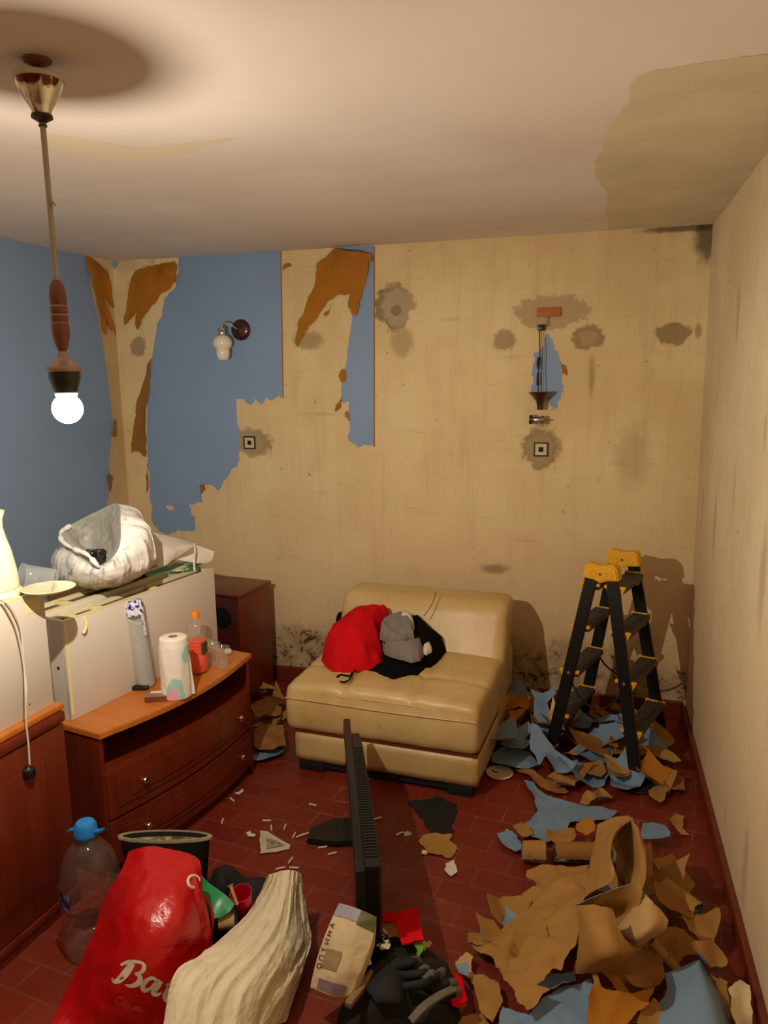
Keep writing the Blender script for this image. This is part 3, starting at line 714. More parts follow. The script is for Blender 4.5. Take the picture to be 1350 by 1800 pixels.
bm = B(); box(bm, dx0+.075, dx1-.075, -.016, -.011, dz0+.07, dz1-.05, bev=.004); box(bm, dx0+.10, dx1-.10, -.021, -.015, dz0+.095, dz1-.075, bev=.005); obj('raised_panel', bm, M['wood'], dd_)
bm = B(); box(bm, -CL+.004, dx0-.004, -.012, .006, dz0, dz1, bev=.003); obj('door', bm, M['wood'], cb)
# speaker-like brown box behind the dresser
sb = thing('speaker_box', 'brown wooden speaker box standing behind the dresser by the back wall', 'speaker', (-1.775, 3.52, 0), math.radians(-8))
bm = B(); box(bm, -.34, 0, 0, .32, 0, .615, bev=.003); obj('cabinet_body', bm, M['wood'], sb)
bm = B(); box(bm, -.345, .008, -.008, .325, .615, .633, bev=.003); obj('lid', bm, M['wood'], sb)
bm = B(); lathe(bm, [(0, .012), (.03, .010), (.05, .002), (.062, -.002), (.07, -.004), (.074, 0)], 36, Matrix.Translation((-.10, -.001, .50)) @ Matrix.Rotation(PI/2, 4, 'X')); obj('speaker_cone', bm, M['blackm'], sb)

# ------------------------------------------------------------------ white laminate boxes standing on edge
def edgebox(name, label, P0, a_, length, thick, z0, z1, slots, dz=0):
    t = thing(name, label, 'cabinet panel', (P0[0], P0[1], z0), a_)
    h = z1-z0; w_ = .016
    bm = B(); box(bm, 0, length, 0, w_, 0, h, bev=.0015); obj('front_board', bm, M['white_lam'], t)
    bm = B(); box(bm, 0, length, thick-w_, thick, 0, h, bev=.0015); obj('back_board', bm, M['white_lam'], t)
    for q in (0, length-w_): obj('end_board', box(B(), q, q+w_, w_, thick-w_, 0, h-.001), M['white_lam'], t)
    bm = B(); box(bm, w_, length-w_, w_, thick-w_, h-.022, h-.012); obj('inner_board', bm, M['dark_gap'], t)
    bm = B()
    for s in slots: box(bm, s, s+.03, w_, thick-w_, h-.012, h, bev=.001)
    box(bm, -.0006, length, -.0006, w_+.0005, h-.0002, h+.0012); box(bm, 0, length, thick-w_, thick, h-.0002, h+.0012)
    box(bm, 0, w_, 0, thick, h-.0002, h+.0014)
    obj('cream_edge_strip', bm, M['tape'], t)
    return t
WB0 = Vector((-1.762, 2.170)); WB1 = Vector((-1.600, 2.965)); wbang = math.atan2((WB1-WB0).y, (WB1-WB0).x); WBL = (WB1-WB0).length
wbx = edgebox('cabinet_panel', 'long white hollow cabinet panel with open cream-edged slots, standing on edge on the dresser', WB0, wbang, WBL, .085, ZT, .925, [.05, .17, .46])
bm = B(); box(bm, .0, .012, -.0008, 0, .02, .36); obj('edge_tape', bm, M['tape'], wbx)
bm = B(); lathe(bm, [(0, -.001), (.006, -.001), (.006, .002), (0, .002)], 14, Matrix.Translation((-.0005, .045, .19)) @ Matrix.Rotation(PI/2, 4, 'Y')); obj('bolt_hole', bm, M['blackm'], wbx)
bT = basis(wbx)
bq = WB0+Vector((-.105, .03)); wb2 = edgebox('cabinet_panel', 'second white hollow cabinet panel, directly behind the one on the dresser, under the white bag', bq, wbang, WBL-.02, .10, ZT, .940, [.12, .42])
LP0 = C1+Vector((-.075, -.855, 0)); lpang = cang
LPa = Vector((C1.x-.0, C1.y-.012, 0))
lp = edgebox('cabinet_panel', 'white cabinet panel on the side cabinet at the left edge, with two screw holes', (C1-Vector((math.cos(cang), math.sin(cang), 0))*.86+Vector((-.012, 0, 0)))[:2], cang, .85, .13, ZC, 1.098, [.38, .72])
bm = B(); box(bm, .775, .83, -.0012, -.0002, .325, .372); obj('tape_patch', bm, M['tape'], lp)
for (x, z) in ((.74, .12), (.75, .04)): obj('screw_hole', lathe(B(), [(0, .0012), (.003, .0012), (.003, -.001)], 10, Matrix.Translation((x, 0, z)) @ Matrix.Rotation(PI/2, 4, 'X')), M['chrome'], lp)
# ------------------------------------------------------------------ armchair
n = N('cream_leather'); v = n.coord()
c = n.mix(n.ramp(n.noise(v, 4, 5, .6), .3, .75), lin('#d0b27a'), lin('#bf9d64'))
c = n.mix(n.math('MULTIPLY', n.ramp(n.noise(v, 13, 6, .7), .60, .74), .4), c, lin('#8d6c3c'))
n.set(col=c, rough=.38, spec=.5); n.bump(n.math('ADD', n.noise(v, 130, 4), n.math('MULTIPLY', n.noise(v, 9, 3), 1.5)), .22, .004); M['leather'] = n.m
aang = math.atan2(-.06, .82); A0 = Vector((-1.280, 2.985, 0)); AW = .86
ac = thing('armchair', 'cream leather armless chair with scuffed low backrest, standing against the back wall', 'armchair', A0, aang)
def seatfn(p, nn):
    p = Vector(p); x = p.x/AW
    if p.z > .30:
        crown = .018*math.sin(PI*min(max(x, 0), 1))**.6
        g = 0
        for gx in (.30, .66): g += .014*math.exp(-((p.x/AW-gx)/.014)**2)
        g += .012*math.exp(-((p.y-.235)/.013)**2)
        g *= min(1, max(0, (p.z-.33)/.06))
        p.z += (crown-g)*min(1, (p.z-.30)/.08)+.02*min(1, max(0, p.y)/.5)
    p += nn*.003*noise.noise(p*14)
    if p.z < .36 and p.y < .02: p.y -= .012*math.sin(PI*min(1, max(0, (p.z-.185)/.2)))
    return p
bm = softbox(B(), -.02, AW, 0, .80, .195, .405, .035, .0155, seatfn); obj('seat', bm, M['leather'], ac, ang=80)
bm = softbox(B(), .015, AW-.005, .012, .80, .05, .185, .012, .03, lambda p, nn: p+nn*.002*noise.noise(p*9)); obj('base', bm, M['leather'], ac, ang=80)
bm = B(); box(bm, .02, AW-.01, .016, .78, .182, .199); obj('base_trim', bm, simple('reddish_brown_trim', '#6d3316', .5, .1, 20), ac)
for x0, x1, y0 in ((.03, .15, .02), (AW-.14, AW-.03, .02), (.03, .15, .66), (AW-.14, AW-.03, .66)):
    bm = B(); box(bm, x0, x1, y0, y0+.12, 0, .052, bev=.004); obj('foot', bm, M['blackm'], ac)
bm = B(); box(bm, .15, AW-.14, .03, .05, .018, .05); obj('front_skirt', bm, M['blackm'], ac)
def backfn(p, nn):
    p = Vector(p); k = (p.z-.30)/.36
    p.y += .20*max(0, k)**.8
    if nn.y < 0: p.y -= .010*math.sin(PI*min(1, max(0, p.x/AW)))
    return p+nn*.004*noise.noise(p*6)
bm = softbox(B(), .0, AW, .44, .66, .10, .665, .05, .02, backfn); obj('backrest', bm, M['leather'], ac, ang=80)
aT = basis(ac)
def zline(pts, r): return tube(B(), pts, r, 6, 40)
obj('seam_piping', zline([(-.010, -.012, .352), (.2, -.014, .352), (.45, -.0145, .350), (.7, -.014, .352), (AW-.008, -.010, .353)], .0028), M['leather'], ac)
obj('seam_piping', zline([(.02, .012, .377), (.3, .0, .385), (.6, .0, .385), (AW-.02, .012, .377)], .0022), M['leather'], ac)
obj('loose_thread', tube(B(), [aT.inverted() @ ony(*q) for q in ((766, 1040, 3.56), (764, 1050, 3.54), (757, 1066, 3.50), (745, 1083, 3.46))], .0022, 6, 16), simple('brown_thread', '#6b4a2a', .9), ac)

# ------------------------------------------------------------------ clothes on the armchair
SB = .418
o = mound('folded_garment', [(590, 1072, .52), (615, 1070, .53), (640, 1090, .56), (640, 1120, .56), (600, 1130, .5), (592, 1110, .48)], M['black_fab'], base=.43, ctrl=[(615, 1090, .54)], seed=3, wr=.004); tag(o, 'black folded garment sticking out behind the red sweater on the armchair', 'clothing')
o = mound('folded_garment', [(640, 1178), (655, 1182), (685, 1196), (692, 1198), (735, 1187), (768, 1168), (786, 1145, .44), (789, 1132, .46), (780, 1115, .52), (755, 1098, .56), (735, 1078, .59), (715, 1085, .59), (690, 1090, .56), (672, 1100, .54), (664, 1130, .47), (645, 1160, .43)], M['black_fab'], base=SB+.006,
          ctrl=[(700, 1180, .445), (720, 1155, .49), (750, 1130, .54), (735, 1100, .57), (765, 1145, .48), (690, 1130, .51), (668, 1165, .44)], seed=4, wr=.014, ws=11); tag(o, 'black crumpled garment lying across the armchair seat under grey socks', 'clothing')
o = mound('red_sweater', [(566, 1135, .50), (565, 1160, .43), (572, 1172), (584, 1181), (620, 1182), (655, 1178), (675, 1172), (676, 1150, .47), (672, 1120, .53), (664, 1095, .585), (688, 1074, .61), (680, 1068, .61), (665, 1066, .61), (652, 1074, .60), (640, 1066, .615), (630, 1070, .60), (606, 1090, .57), (580, 1112, .53)], M['red_fab'], base=SB+.007,
          ctrl=[(600, 1165, .47), (640, 1165, .47), (590, 1130, .545), (620, 1110, .58), (635, 1080, .63), (640, 1130, .56), (655, 1150, .53), (655, 1090, .60), (664, 1165, .47), (668, 1130, .55), (610, 1145, .53), (670, 1078, .62), (655, 1082, .57)], seed=6, wr=.040, ws=8, edge=.03, fine=.15); tag(o, 'bright red sweater bundled on the armchair seat', 'sweater')
for i, (ol, ct) in enumerate((([(667, 1095, .62), (672, 1084, .63), (690, 1076, .64), (705, 1074, .64), (720, 1080, .635), (727, 1092, .62), (728, 1106, .60), (722, 1114, .58), (705, 1118, .58), (690, 1114, .59), (676, 1106, .60)], [(700, 1096, .675)]),
                              ([(672, 1110, .585), (690, 1116, .59), (715, 1118, .59), (735, 1112, .58), (742, 1125, .55), (745, 1140, .525), (738, 1155, .51), (724, 1158, .51), (710, 1150, .52), (690, 1138, .54), (676, 1125, .56)], [(715, 1135, .625), (700, 1125, .62), (730, 1140, .585)]))):
    o = mound('rolled_sock', ol, M['grey_fab'], base=.54 if i == 0 else .49, ctrl=ct, seed=8+i, wr=.010, ws=16, edge=.02, step=.01); tag(o, ('upper grey sock bundle, on top of the clothes pile on the armchair', 'lower grey sock bundle, on the black garment on the armchair')[i], 'socks')
o = mound('white_cloth', [(690, 1078, .625), (705, 1066, .64), (722, 1072, .64), (728, 1084, .63), (722, 1092, .62), (700, 1084, .63)], M['white_fab'], base=.56, ctrl=[(712, 1076, .645)], seed=12, wr=.006, step=.01); tag(o, 'white cloth peeking out above the grey socks on the armchair', 'cloth')
o = mound('cloth_tag', [(740, 1126, .55), (757, 1122, .55), (759, 1134, .535), (750, 1141, .53), (742, 1138, .53)], M['white_fab'], base=.50, ctrl=[(750, 1131, .56)], seed=13, wr=.003, step=.008); tag(o, 'small pale scrap of cloth on the black garment beside the grey socks', 'cloth')
bm = B(); pz = SB+.012
tube(bm, [onz(625, 1178, pz+.01), onz(615, 1188, pz), onz(600, 1186, pz), onz(592, 1190, pz)], .004, 6, 14); tube(bm, [onz(618, 1183, pz), onz(615, 1194, pz), onz(605, 1199, pz), onz(598, 1198, pz)], .004, 6, 14)
tag(obj('drawstring', bm, M['black_fab']), 'thin black drawstring on the seat in front of the red sweater', 'cord')

# ------------------------------------------------------------------ flat television seen from its end
TN = Vector((-.595, 1.85, 0)); TFar = Vector((-.935, 2.77, 0)); ta = math.atan2((TFar-TN).y, (TFar-TN).x); TLn = (TFar-TN).length
tv = thing('television', 'black flat television standing edge-on to the camera in front of the armchair', 'television', TN, ta)  # local x away from camera, +y = left = screen side
ZB, ZTp = .045, .385
bm = B(); box(bm, 0, TLn, -.012, .016, ZB, ZTp, bev=.005); obj('bezel', bm, M['black'], tv)
bm = B(); box(bm, .03, TLn-.03, .0155, .0175, ZB+.03, ZTp-.025); obj('screen', bm, M['screen'], tv)
bm = B()
hs = [(.02, -.01), (.02, -.052), (.04, -.060), (TLn-.22, -.050), (TLn-.12, -.042), (TLn-.12, -.01)]
prism(bm, hs, ZB+.02, ZTp-.006, bev=.004); hb = obj('rear_housing', bm, M['black'], tv)
for i in range(44):
    x = .07+i*(TLn-.30)/44
    if i % 1 == 0:
        bm = B(); box(bm, x, x+.006, -.056+.012*x/TLn, -.016, ZTp-.007, ZTp-.003); o = obj('vent_rib', bm, simple('vent_black', '#1c1b1b', .5) if i == 0 else bpy.data.materials['vent_black'], hb)
fc = onz(614, 1466, 0)
loc = basis(tv).inverted() @ fc
bm = B(); prism(bm, [(loc.x-.075, loc.y-.10), (loc.x+.08, loc.y-.10), (loc.x+.085, loc.y+.06), (loc.x+.03, loc.y+.15), (loc.x-.05, loc.y+.165), (loc.x-.085, loc.y+.05)], 0, .022, bev=.006); obj('stand_foot', bm, M['black'], tv)
bm = B(); box(bm, loc.x-.04, loc.x+.04, -.05, -.01, .02, ZB+.06, bev=.006); obj('stand_neck', bm, M['black'], tv)

# ------------------------------------------------------------------ double-sided step ladder
LA = 1.24; LC = Vector((.0969, 3.5042, 0)); LH = .925; LB = .1975; LW1 = .2956; LW2 = .4226
ts = Vector((math.cos(LA), math.sin(LA), 0)); ss = Vector((math.sin(LA), -math.cos(LA), 0))
lad = thing('step_ladder', 'black double-sided step ladder with yellow top caps in the right corner', 'ladder', LC)
def LP(s, t, f, extra=0):          # s side (+1 right), t end (-1 near), f height fraction 0..1
    w_ = (LW2+(LW1-LW2)*f)/2; b_ = LB+(.036-LB)*f
    return LC+ss*b_*s+ts*(w_+extra)*t+Vector((0, 0, LH*f))
for s in (-1, 1):
    for t in (-1, 1):
        A_, B_ = LP(s, t, 0.0), LP(s, t, .985); bm = B(); d = (B_-A_).normalized()
        side = ts; frn = side.cross(d).normalized()
        cs = [(-.012, -.026), (.012, -.026), (.012, .026), (-.012, .026)]
        lo_ = [bm.verts.new(A_+Vector((0, 0, .012))+side*a+frn*b for a, b in [c])[0] if False else bm.verts.new(A_+Vector((0, 0, .02))+side*c[0]+frn*c[1]) for c in cs]; hi_ = [bm.verts.new(B_+side*c[0]+frn*c[1]) for c in cs]
        bm.faces.new(list(reversed(lo_))); bm.faces.new(hi_)
        for k in range(4): bm.faces.new((lo_[k], lo_[(k+1) % 4], hi_[(k+1) % 4], hi_[k]))
        bmesh.ops.recalc_face_normals(bm, faces=bm.faces[:]); bmesh.ops.bevel(bm, geom=bm.edges[:], offset=.003, segments=2, affect='EDGES')
        r_ = obj('rail', bm, M['rail'], lad, world=True)
        bm = B(); Tm = Matrix.Translation(A_) @ Matrix.Rotation(LA, 4, 'Z'); box(bm, -.022, .022, -.034, .034, 0, .035, mat=Tm, bev=.006); o = obj('foot_cap', bm, M['blackm'], r_); o.matrix_parent_inverse = r_.matrix_parent_inverse.copy() if False else Matrix.Identity(4)
        o.matrix_parent_inverse = (basis(lad) @ r_.matrix_parent_inverse).inverted()
        for f in (.46,):
            p = LP(s, t, f)+frn*0-ts*0; 
            if t == -1:
                bm = B(); lathe(bm, [(0, 0), (.009, 0), (.008, .004), (0, .006)], 12, Matrix.Translation(p-ts*.0115) @ Matrix.Rotation(LA, 4, 'Z') @ Matrix.Rotation(-PI/2, 4, 'Y')); o = obj('rivet', bm, M['chrome'], r_); o.matrix_parent_inverse = (basis(lad) @ r_.matrix_parent_inverse).inverted()
    for f in (.22, .45, .68, .89):
        a, b = LP(s, -1, f), LP(s, 1, f); d = (b-a).normalized(); out = ss*s
        Lt = (b-a).length
        Mt = Matrix.Translation(a) @ Matrix((d.to_tuple()+(0,), out.to_tuple()+(0,), (0, 0, 1, 0), (0, 0, 0, 1))).transposed()
        bm = B(); box(bm, .012, Lt-.012, -.038, .042, -.014, .012, mat=Mt, bev=.003)
        for k in range(5): box(bm, .02, Lt-.02, -.03+k*.015, -.024+k*.015, .012, .0145, mat=Mt)
        bmesh.ops.recalc_face_normals(bm, faces=bm.faces[:])
        tr_ = obj('tread', bm, M['tread'], lad, world=True)
        for e0, e1 in ((.004, .016), (Lt-.016, Lt-.004)):
            bm = B(); box(bm, e0-.003, e1+.003, -.044, .047, .004, .017, mat=Mt, bev=.002); 
            prism(bm, [(-.03, .004), (.045, .004), (.02, -.045), (.0, -.045)], e0, e1, mat=Mt @ Matrix(((0, 0, 1, 0), (1, 0, 0, 0), (0, 1, 0, 0), (0, 0, 0, 1))))
            bmesh.ops.recalc_face_normals(bm, faces=bm.faces[:])
            o = obj('yellow_bracket', bm, M['yellow'], tr_); o['label'] = 'yellow plastic bracket'; o.matrix_parent_inverse = (basis(lad) @ tr_.matrix_parent_inverse).inverted()
for t in (-1, 1):
    p = LP(0, t, .955); Mc = Matrix.Translation(p) @ Matrix((ss.to_tuple()+(0,), ts.to_tuple()+(0,), (0, 0, 1, 0), (0, 0, 0, 1))).transposed()
    if Mc.determinant() < 0: Mc = Matrix.Translation(p) @ Matrix(((-ss).to_tuple()+(0,), ts.to_tuple()+(0,), (0, 0, 1, 0), (0, 0, 0, 1))).transposed()
    bm = B(); pts = [(-.078, -.012), (-.030, -.018), (0, -.030), (.030, -.018), (.078, -.012), (.070, .040), (.055, .052), (.030, .050), (0, .044), (-.030, .050), (-.055, .052), (-.070, .040)]
    prism(bm, pts, -.030, .030, mat=Mc @ Matrix(((1, 0, 0, 0), (0, 0, 1, 0), (0, 1, 0, 0), (0, 0, 0, 1))), bev=.006); bmesh.ops.recalc_face_normals(bm, faces=bm.faces[:])
    c_ = obj('top_cap', bm, M['yellow'], lad, world=True); c_['label'] = 'yellow plastic top cap'
    for xx, rr in ((-.035, .018), (.035, .018), (0, .006)):
        bm = B(); lathe(bm, [(rr*.55, .0015), (rr, .0015), (rr, .003), (rr*.55, .003)], 20, Mc @ Matrix.Translation((xx, -.0295, .01)) @ Matrix.Rotation(PI/2, 4, 'X')); o = obj('cap_disc', bm, M['yellow'] if rr > .01 else M['black'], c_); o.matrix_parent_inverse = (basis(lad) @ c_.matrix_parent_inverse).inverted()
def sag(a, b, k): return [a, a.lerp(b, .2)-Vector((0, 0, k*.64)), a.lerp(b, .5)-Vector((0, 0, k)), a.lerp(b, .8)-Vector((0, 0, k*.64)), b]
for t, k in ((-1, .13), (1, .10)):
    obj('restraint_strap', tube(B(), sag(LP(-1, t, .44), LP(1, t, .44), k), .0045, 8, 24), M['blackm'], lad, world=True)

# ------------------------------------------------------------------ things on the dresser top
TZ = ZT+.001
def at(px, py, z=TZ): return onz(px, py, z)
# paper towel roll
pt = N('printed_kitchen_paper'); v = pt.coord(); q_ = pt.noise(pt.coord('Object', (1, 1, .6)), 11, 2, .4)
c = pt.mix(pt.ramp(q_, .55, .58), lin('#e9e1d6'), lin('#9fd0c6')); c = pt.mix(pt.ramp(pt.noise(pt.coord('Object', (1, 1, .8)), 9, 1, .4), .61, .64), c, lin('#e3a9bd'))
pt.set(col=c, rough=.9, spec=.1); pt.bump(pt.noise(v, 160, 3), .2, .002)
p = at(311, 1222); tw = thing('paper_towel_roll', 'white kitchen paper roll with turquoise and pink print, standing on the dresser', 'paper towels', p)
TR = .052
bm = B(); lathe(bm, [(.016, .233), (.018, .236), (TR-.008, .236), (TR-.001, .232), (TR, .226), (TR, .0), (.018, 0), (.016, .01), (.016, .233)], 48, rfn=lambda a, z: 1+.012*noise.noise(Vector((math.cos(a)*2, math.sin(a)*2, z*12))))
obj('roll', bm, simple('white_kitchen_paper', '#e9e1d6', .9, .03, 20, .3, 120, spec=.1), tw)
bm = B(); lathe(bm, [(.0145, .005), (.0165, .005), (.0165, .2355), (.0145, .2355), (.0145, .005)], 24); obj('cardboard_core', bm, M['kraft'], tw)
pts = []
rows = []
for z in [i*.0205 for i in range(11)]:
    row = []
    for k in range(30):
        a = math.radians(-150+k*7.0); rr = TR+.0025+.0035*(.5+noise.noise(Vector((a*2, z*9, 3))))
        pt_ = Vector((rr*math.cos(a), rr*math.sin(a), .002+z))
        if k > 24: pt_ += Vector((.010*(k-24)/5+.02*(k-24)/5*(1-z/.21), -.018*(k-24)/5, 0))
        row.append(pt_)
    rows.append(row)
grid_mesh(surf(rows, 30, 60, .0012, 30, 2), [pt.m, pt.m], 'loose_sheet', tw, world=False, thick=.001)
# soda bottle
liq = N('orange_red_drink'); liq.set(col=lin('#e8481c'), rough=.08, ior=1.33); liq.b.inputs['Subsurface Weight'].default_value = .2
M['pet'] = clear('clear_bottle_plastic', (1, 1, 1), .04, 1.3, .05)
p = at(349, 1181); sb_ = thing('soda_bottle', 'clear plastic bottle half full of orange-red drink, with an orange cap', 'bottle', p)
def rib(z): return 1+(.022*math.sin(z*PI*2/.016) if .10 < z < .165 else 0)
pr = [(.030, .002), (.037, .008), (.040, .02), (.0405, .05), (.040, .09)]+[(.0375*rib(z), z) for z in [.095+.004*i for i in range(20)]]+[(.039, .18), (.0405, .20), (.039, .215), (.034, .235), (.024, .258), (.016, .272), (.0125, .28), (.0125, .290)]
HK = .84
obj('bottle_body', lathe(B(), [(0, .002)]+[(r*1.02, z*HK) for r, z in pr], 40), M['pet'], sb_, ang=80)
obj('drink', lathe(B(), [(0, .004)]+[(r*.955, max(.005, z*HK)) for r, z in pr if z < .165]+[(0, .164*HK)], 40), liq.m, sb_, ang=60)
obj('bottle_cap', lathe(B(), [(.0125, .278*HK), (.0165, .278*HK), (.0165, .306*HK), (.015, .310*HK), (0, .310*HK)], 28, rfn=lambda a, z: 1+.02*math.cos(a*28)), simple('orange_cap', '#f08a1c', .4), sb_)
V3 = []
for i in range(5):
    for j in range(8): a = math.radians(-35+j*9); V3.append((.0415*math.cos(a), .0415*math.sin(a), .085+i*.012))
obj('bottle_label', (V3, [(i*8+j, i*8+j+1, i*8+j+9, i*8+j+8) for i in range(4) for j in range(7)]), simple('dark_green_label', '#4a4a2a', .5, .3, 60), sb_)
# clear cups
M['cup'] = clear('clear_cup_plastic', (1, 1, 1), .05, 1.35, .10)
def cup(bm, T0, r0=.024, r1=.034, h=.085):
    return lathe(bm, [(0, .003), (r0-.002, .003), (r0, 0), (r0+.001, .004), (r0+(r1-r0)*.33, h*.32), (r0+(r1-r0)*.34, h*.36), (r1-.001, h-.005), (r1+.0018, h-.003), (r1+.0018, h), (r1-.0005, h)], 32, T0)
for q in ((390, 1172, 'clear plastic cup with a rim, near the right end of the dresser top'), (374, 1165, 'clear plastic cup between the soda bottle and the other cup')):
    p = at(q[0], q[1]); o = obj('plastic_cup', cup(B(), Matrix.Translation(p)), M['cup'], ang=60); tag(o, q[2], 'cup')
o = obj('crumpled_tissue', lathe(B(), [(0, 0), (.012, .002), (.018, .012), (.014, .022), (0, .027)], 14, Matrix.Translation(at(401, 1150)), rfn=lambda a, z: 1+.5*noise.noise(Vector((a*2, z*90, 1)))), M['white_fab']); tag(o, 'small crumpled white tissue behind the clear cup on the dresser', 'tissue')
# sleeve of stacked cups
p = at(258, 1206); cs_ = thing('cup_stack', 'tall stack of clear cups in a blue-printed sleeve, in front of the white panel', 'cup stack', p)
Tt = Matrix.Rotation(math.radians(-4), 4, 'Y') @ Matrix.Rotation(math.radians(3), 4, 'X')
bm = B(); pr = [(0, .0)]
for i in range(36): pr += [(.0285, .006+i*.0078), (.0335, .008+i*.0078), (.0335, .0105+i*.0078), (.0285, .0120+i*.0078)]
obj('stacked_cups', lathe(bm, pr, 32, Tt), clear('stacked_clear_cups', (1, 1, 1), .1, 1.45, .42), cs_, ang=30)
bm = B(); lathe(bm, [(.030, .0), (.038, .02), (.040, .15), (.039, .28), (.041, .30), (.036, .335), (.030, .352), (.02, .35)], 40, Tt @ Matrix.Translation((.0, .0, 0)), rfn=lambda a, z: 1+.10*noise.noise(Vector((math.cos(a)*2, math.sin(a)*2, z*9))))
obj('sleeve', bm, clear('sleeve_film', (1, 1, 1), .12, 1.4, .07), cs_)
slv = N('blue_printed_film'); f_ = slv.ramp(slv.noise(slv.coord('Object', (1, 1, 1)), 60, 3, .6), .50, .54); slv.set(col=slv.mix(f_, lin('#dcdcea'), lin('#2a2c86')), rough=.25)
bm = B(); lathe(bm, [(.0405, .302), (.0385, .335), (.033, .353), (.020, .358)], 40, Tt, rfn=lambda a, z: 1+.18*noise.noise(Vector((math.cos(a)*3, math.sin(a)*3, z*30)))); obj('printed_top', bm, slv.m, cs_)
bm = B(); ribbon(bm, [Tt @ Vector((.0405*math.cos(a), .0405*math.sin(a), z)) for a, z in ((-.15, .31), (-.2, .28), (-.15, .25), (-.22, .215))], .014, .001, (1, -.15, 0), 14); obj('printed_strip', bm, slv.m, cs_)
p = at(247, 1212); Tm = Matrix.Translation(p) @ Matrix.Rotation(.25, 4, 'Z'); o = obj('black_case', softbox(B(), -.034, .034, -.013, .013, 0, .017, .008, .006, None, Tm), M['black']); tag(o, 'small black oblong case lying at the foot of the cup stack', 'case')
p = at(276, 1229); cg = thing('cigarette_pack', 'small clear-topped box with red-brown sides lying at the front edge of the dresser', 'box', p, .35)
bm = B(); box(bm, -.040, .040, -.026, .026, 0, .020, bev=.002); obj('box_body', bm, simple('red_brown_card', '#7b3a2c', .25, .2, 30, coat=.5), cg)
bm = B(); box(bm, -.039, .039, -.025, .025, .0202, .0212); obj('box_top', bm, simple('grey_brown_top', '#8d776c', .2, .15, 30, coat=.6), cg)
bm = B(); box(bm, -.025, .040, .008, .0255, .0213, .0222); obj('white_strip', bm, simple('white_card', '#e8e2da', .5), cg)

# ------------------------------------------------------------------ on top of the left panel: kettle, plate, tipped cup
KZ = 1.0995
kp = onz(-6, 1046, KZ); kt = thing('electric_kettle', 'cream electric kettle at the left edge, on top of the white panel', 'kettle', kp)
kc = simple('cream_kettle_plastic', '#dfdcb8', .3, .02, 5, spec=.5)
obj('kettle_body', lathe(B(), [(0, .022), (.066, .022), (.068, .03), (.064, .08), (.054, .14), (.043, .18), (.037, .21), (.038, .235), (.047, .262), (.045, .262), (.035, .235), (0, .232)], 48), kc, kt)
obj('kettle_base', lathe(B(), [(0, 0), (.076, 0), (.078, .006), (.074, .016), (.069, .020), (0, .021)], 48), kc, kt)
bm = B(); tube(bm, [(-.03, -.04, .23), (-.05, -.075, .22), (-.06, -.095, .15), (-.06, -.08, .06), (-.05, -.05, .04)], .011, 10, 24); obj('handle', bm, kc, kt)
lpT = basis(lp); pn = Vector((math.sin(cang), -math.cos(cang), 0)); PB = Vector((lp.location.x, lp.location.y, 0))
def lpp(px, py, off): return hit(px, py, PB+pn*off, pn)
cc = simple('white_cord', '#d8cfbe', .5)
obj('power_cord', tube(B(), [kp+Vector((.03, -.07, .008)), lpp(0, 1058, .004), lpp(12, 1072, .010), lpp(30, 1110, .012), lpp(42, 1170, .014), lpp(45, 1220, .032), lpp(46, 1270, .034), lpp(50, 1310, .034), lpp(52, 1345, .034)], .0032, 8, 60), cc, kt, world=True)
obj('power_cord', tube(B(), [kp+Vector((.05, -.06, .008)), lpp(8, 1057, .004), lpp(22, 1072, .012), lpp(36, 1105, .012), lpp(41, 1150, .014), lpp(46, 1200, .016), lpp(46, 1232, .030)], .0028, 8, 50), cc, kt, world=True)
pc = lpp(50, 1356, .036)
bm = B(); lathe(bm, [(0, .022), (.006, .020), (.010, .012), (.019, .008), (.021, -.006), (.019, -.018), (.012, -.020), (0, -.020)], 20, Matrix.Translation(pc)); obj('plug', bm, M['black'], kt, world=True)
p = onz(86, 1041, KZ); pl_ = thing('plastic_plate', 'cream plastic plate on top of the white panels beside the kettle', 'plate', p)
obj('plate_body', lathe(B(), [(0, .002), (.045, .002), (.05, .004), (.078, .014), (.080, .016), (.077, .016), (.05, .0065), (0, .005)], 48), simple('cream_plastic', '#e8dfc0', .35, .03, 6), pl_)
q = onz(70, 1022, KZ+.045); Tm = Matrix.Translation(onz(80, 1034, KZ+.02)) @ Matrix.Rotation(math.radians(-158), 4, 'Z') @ Matrix.Rotation(math.radians(84), 4, 'Y') @ Matrix.Translation((-.034, 0, -.03))
o = obj('plastic_cup', cup(B(), Tm, .027, .040, .10), M['cup'], ang=60); tag(o, 'clear plastic cup lying on its side on the cream plate', 'cup')
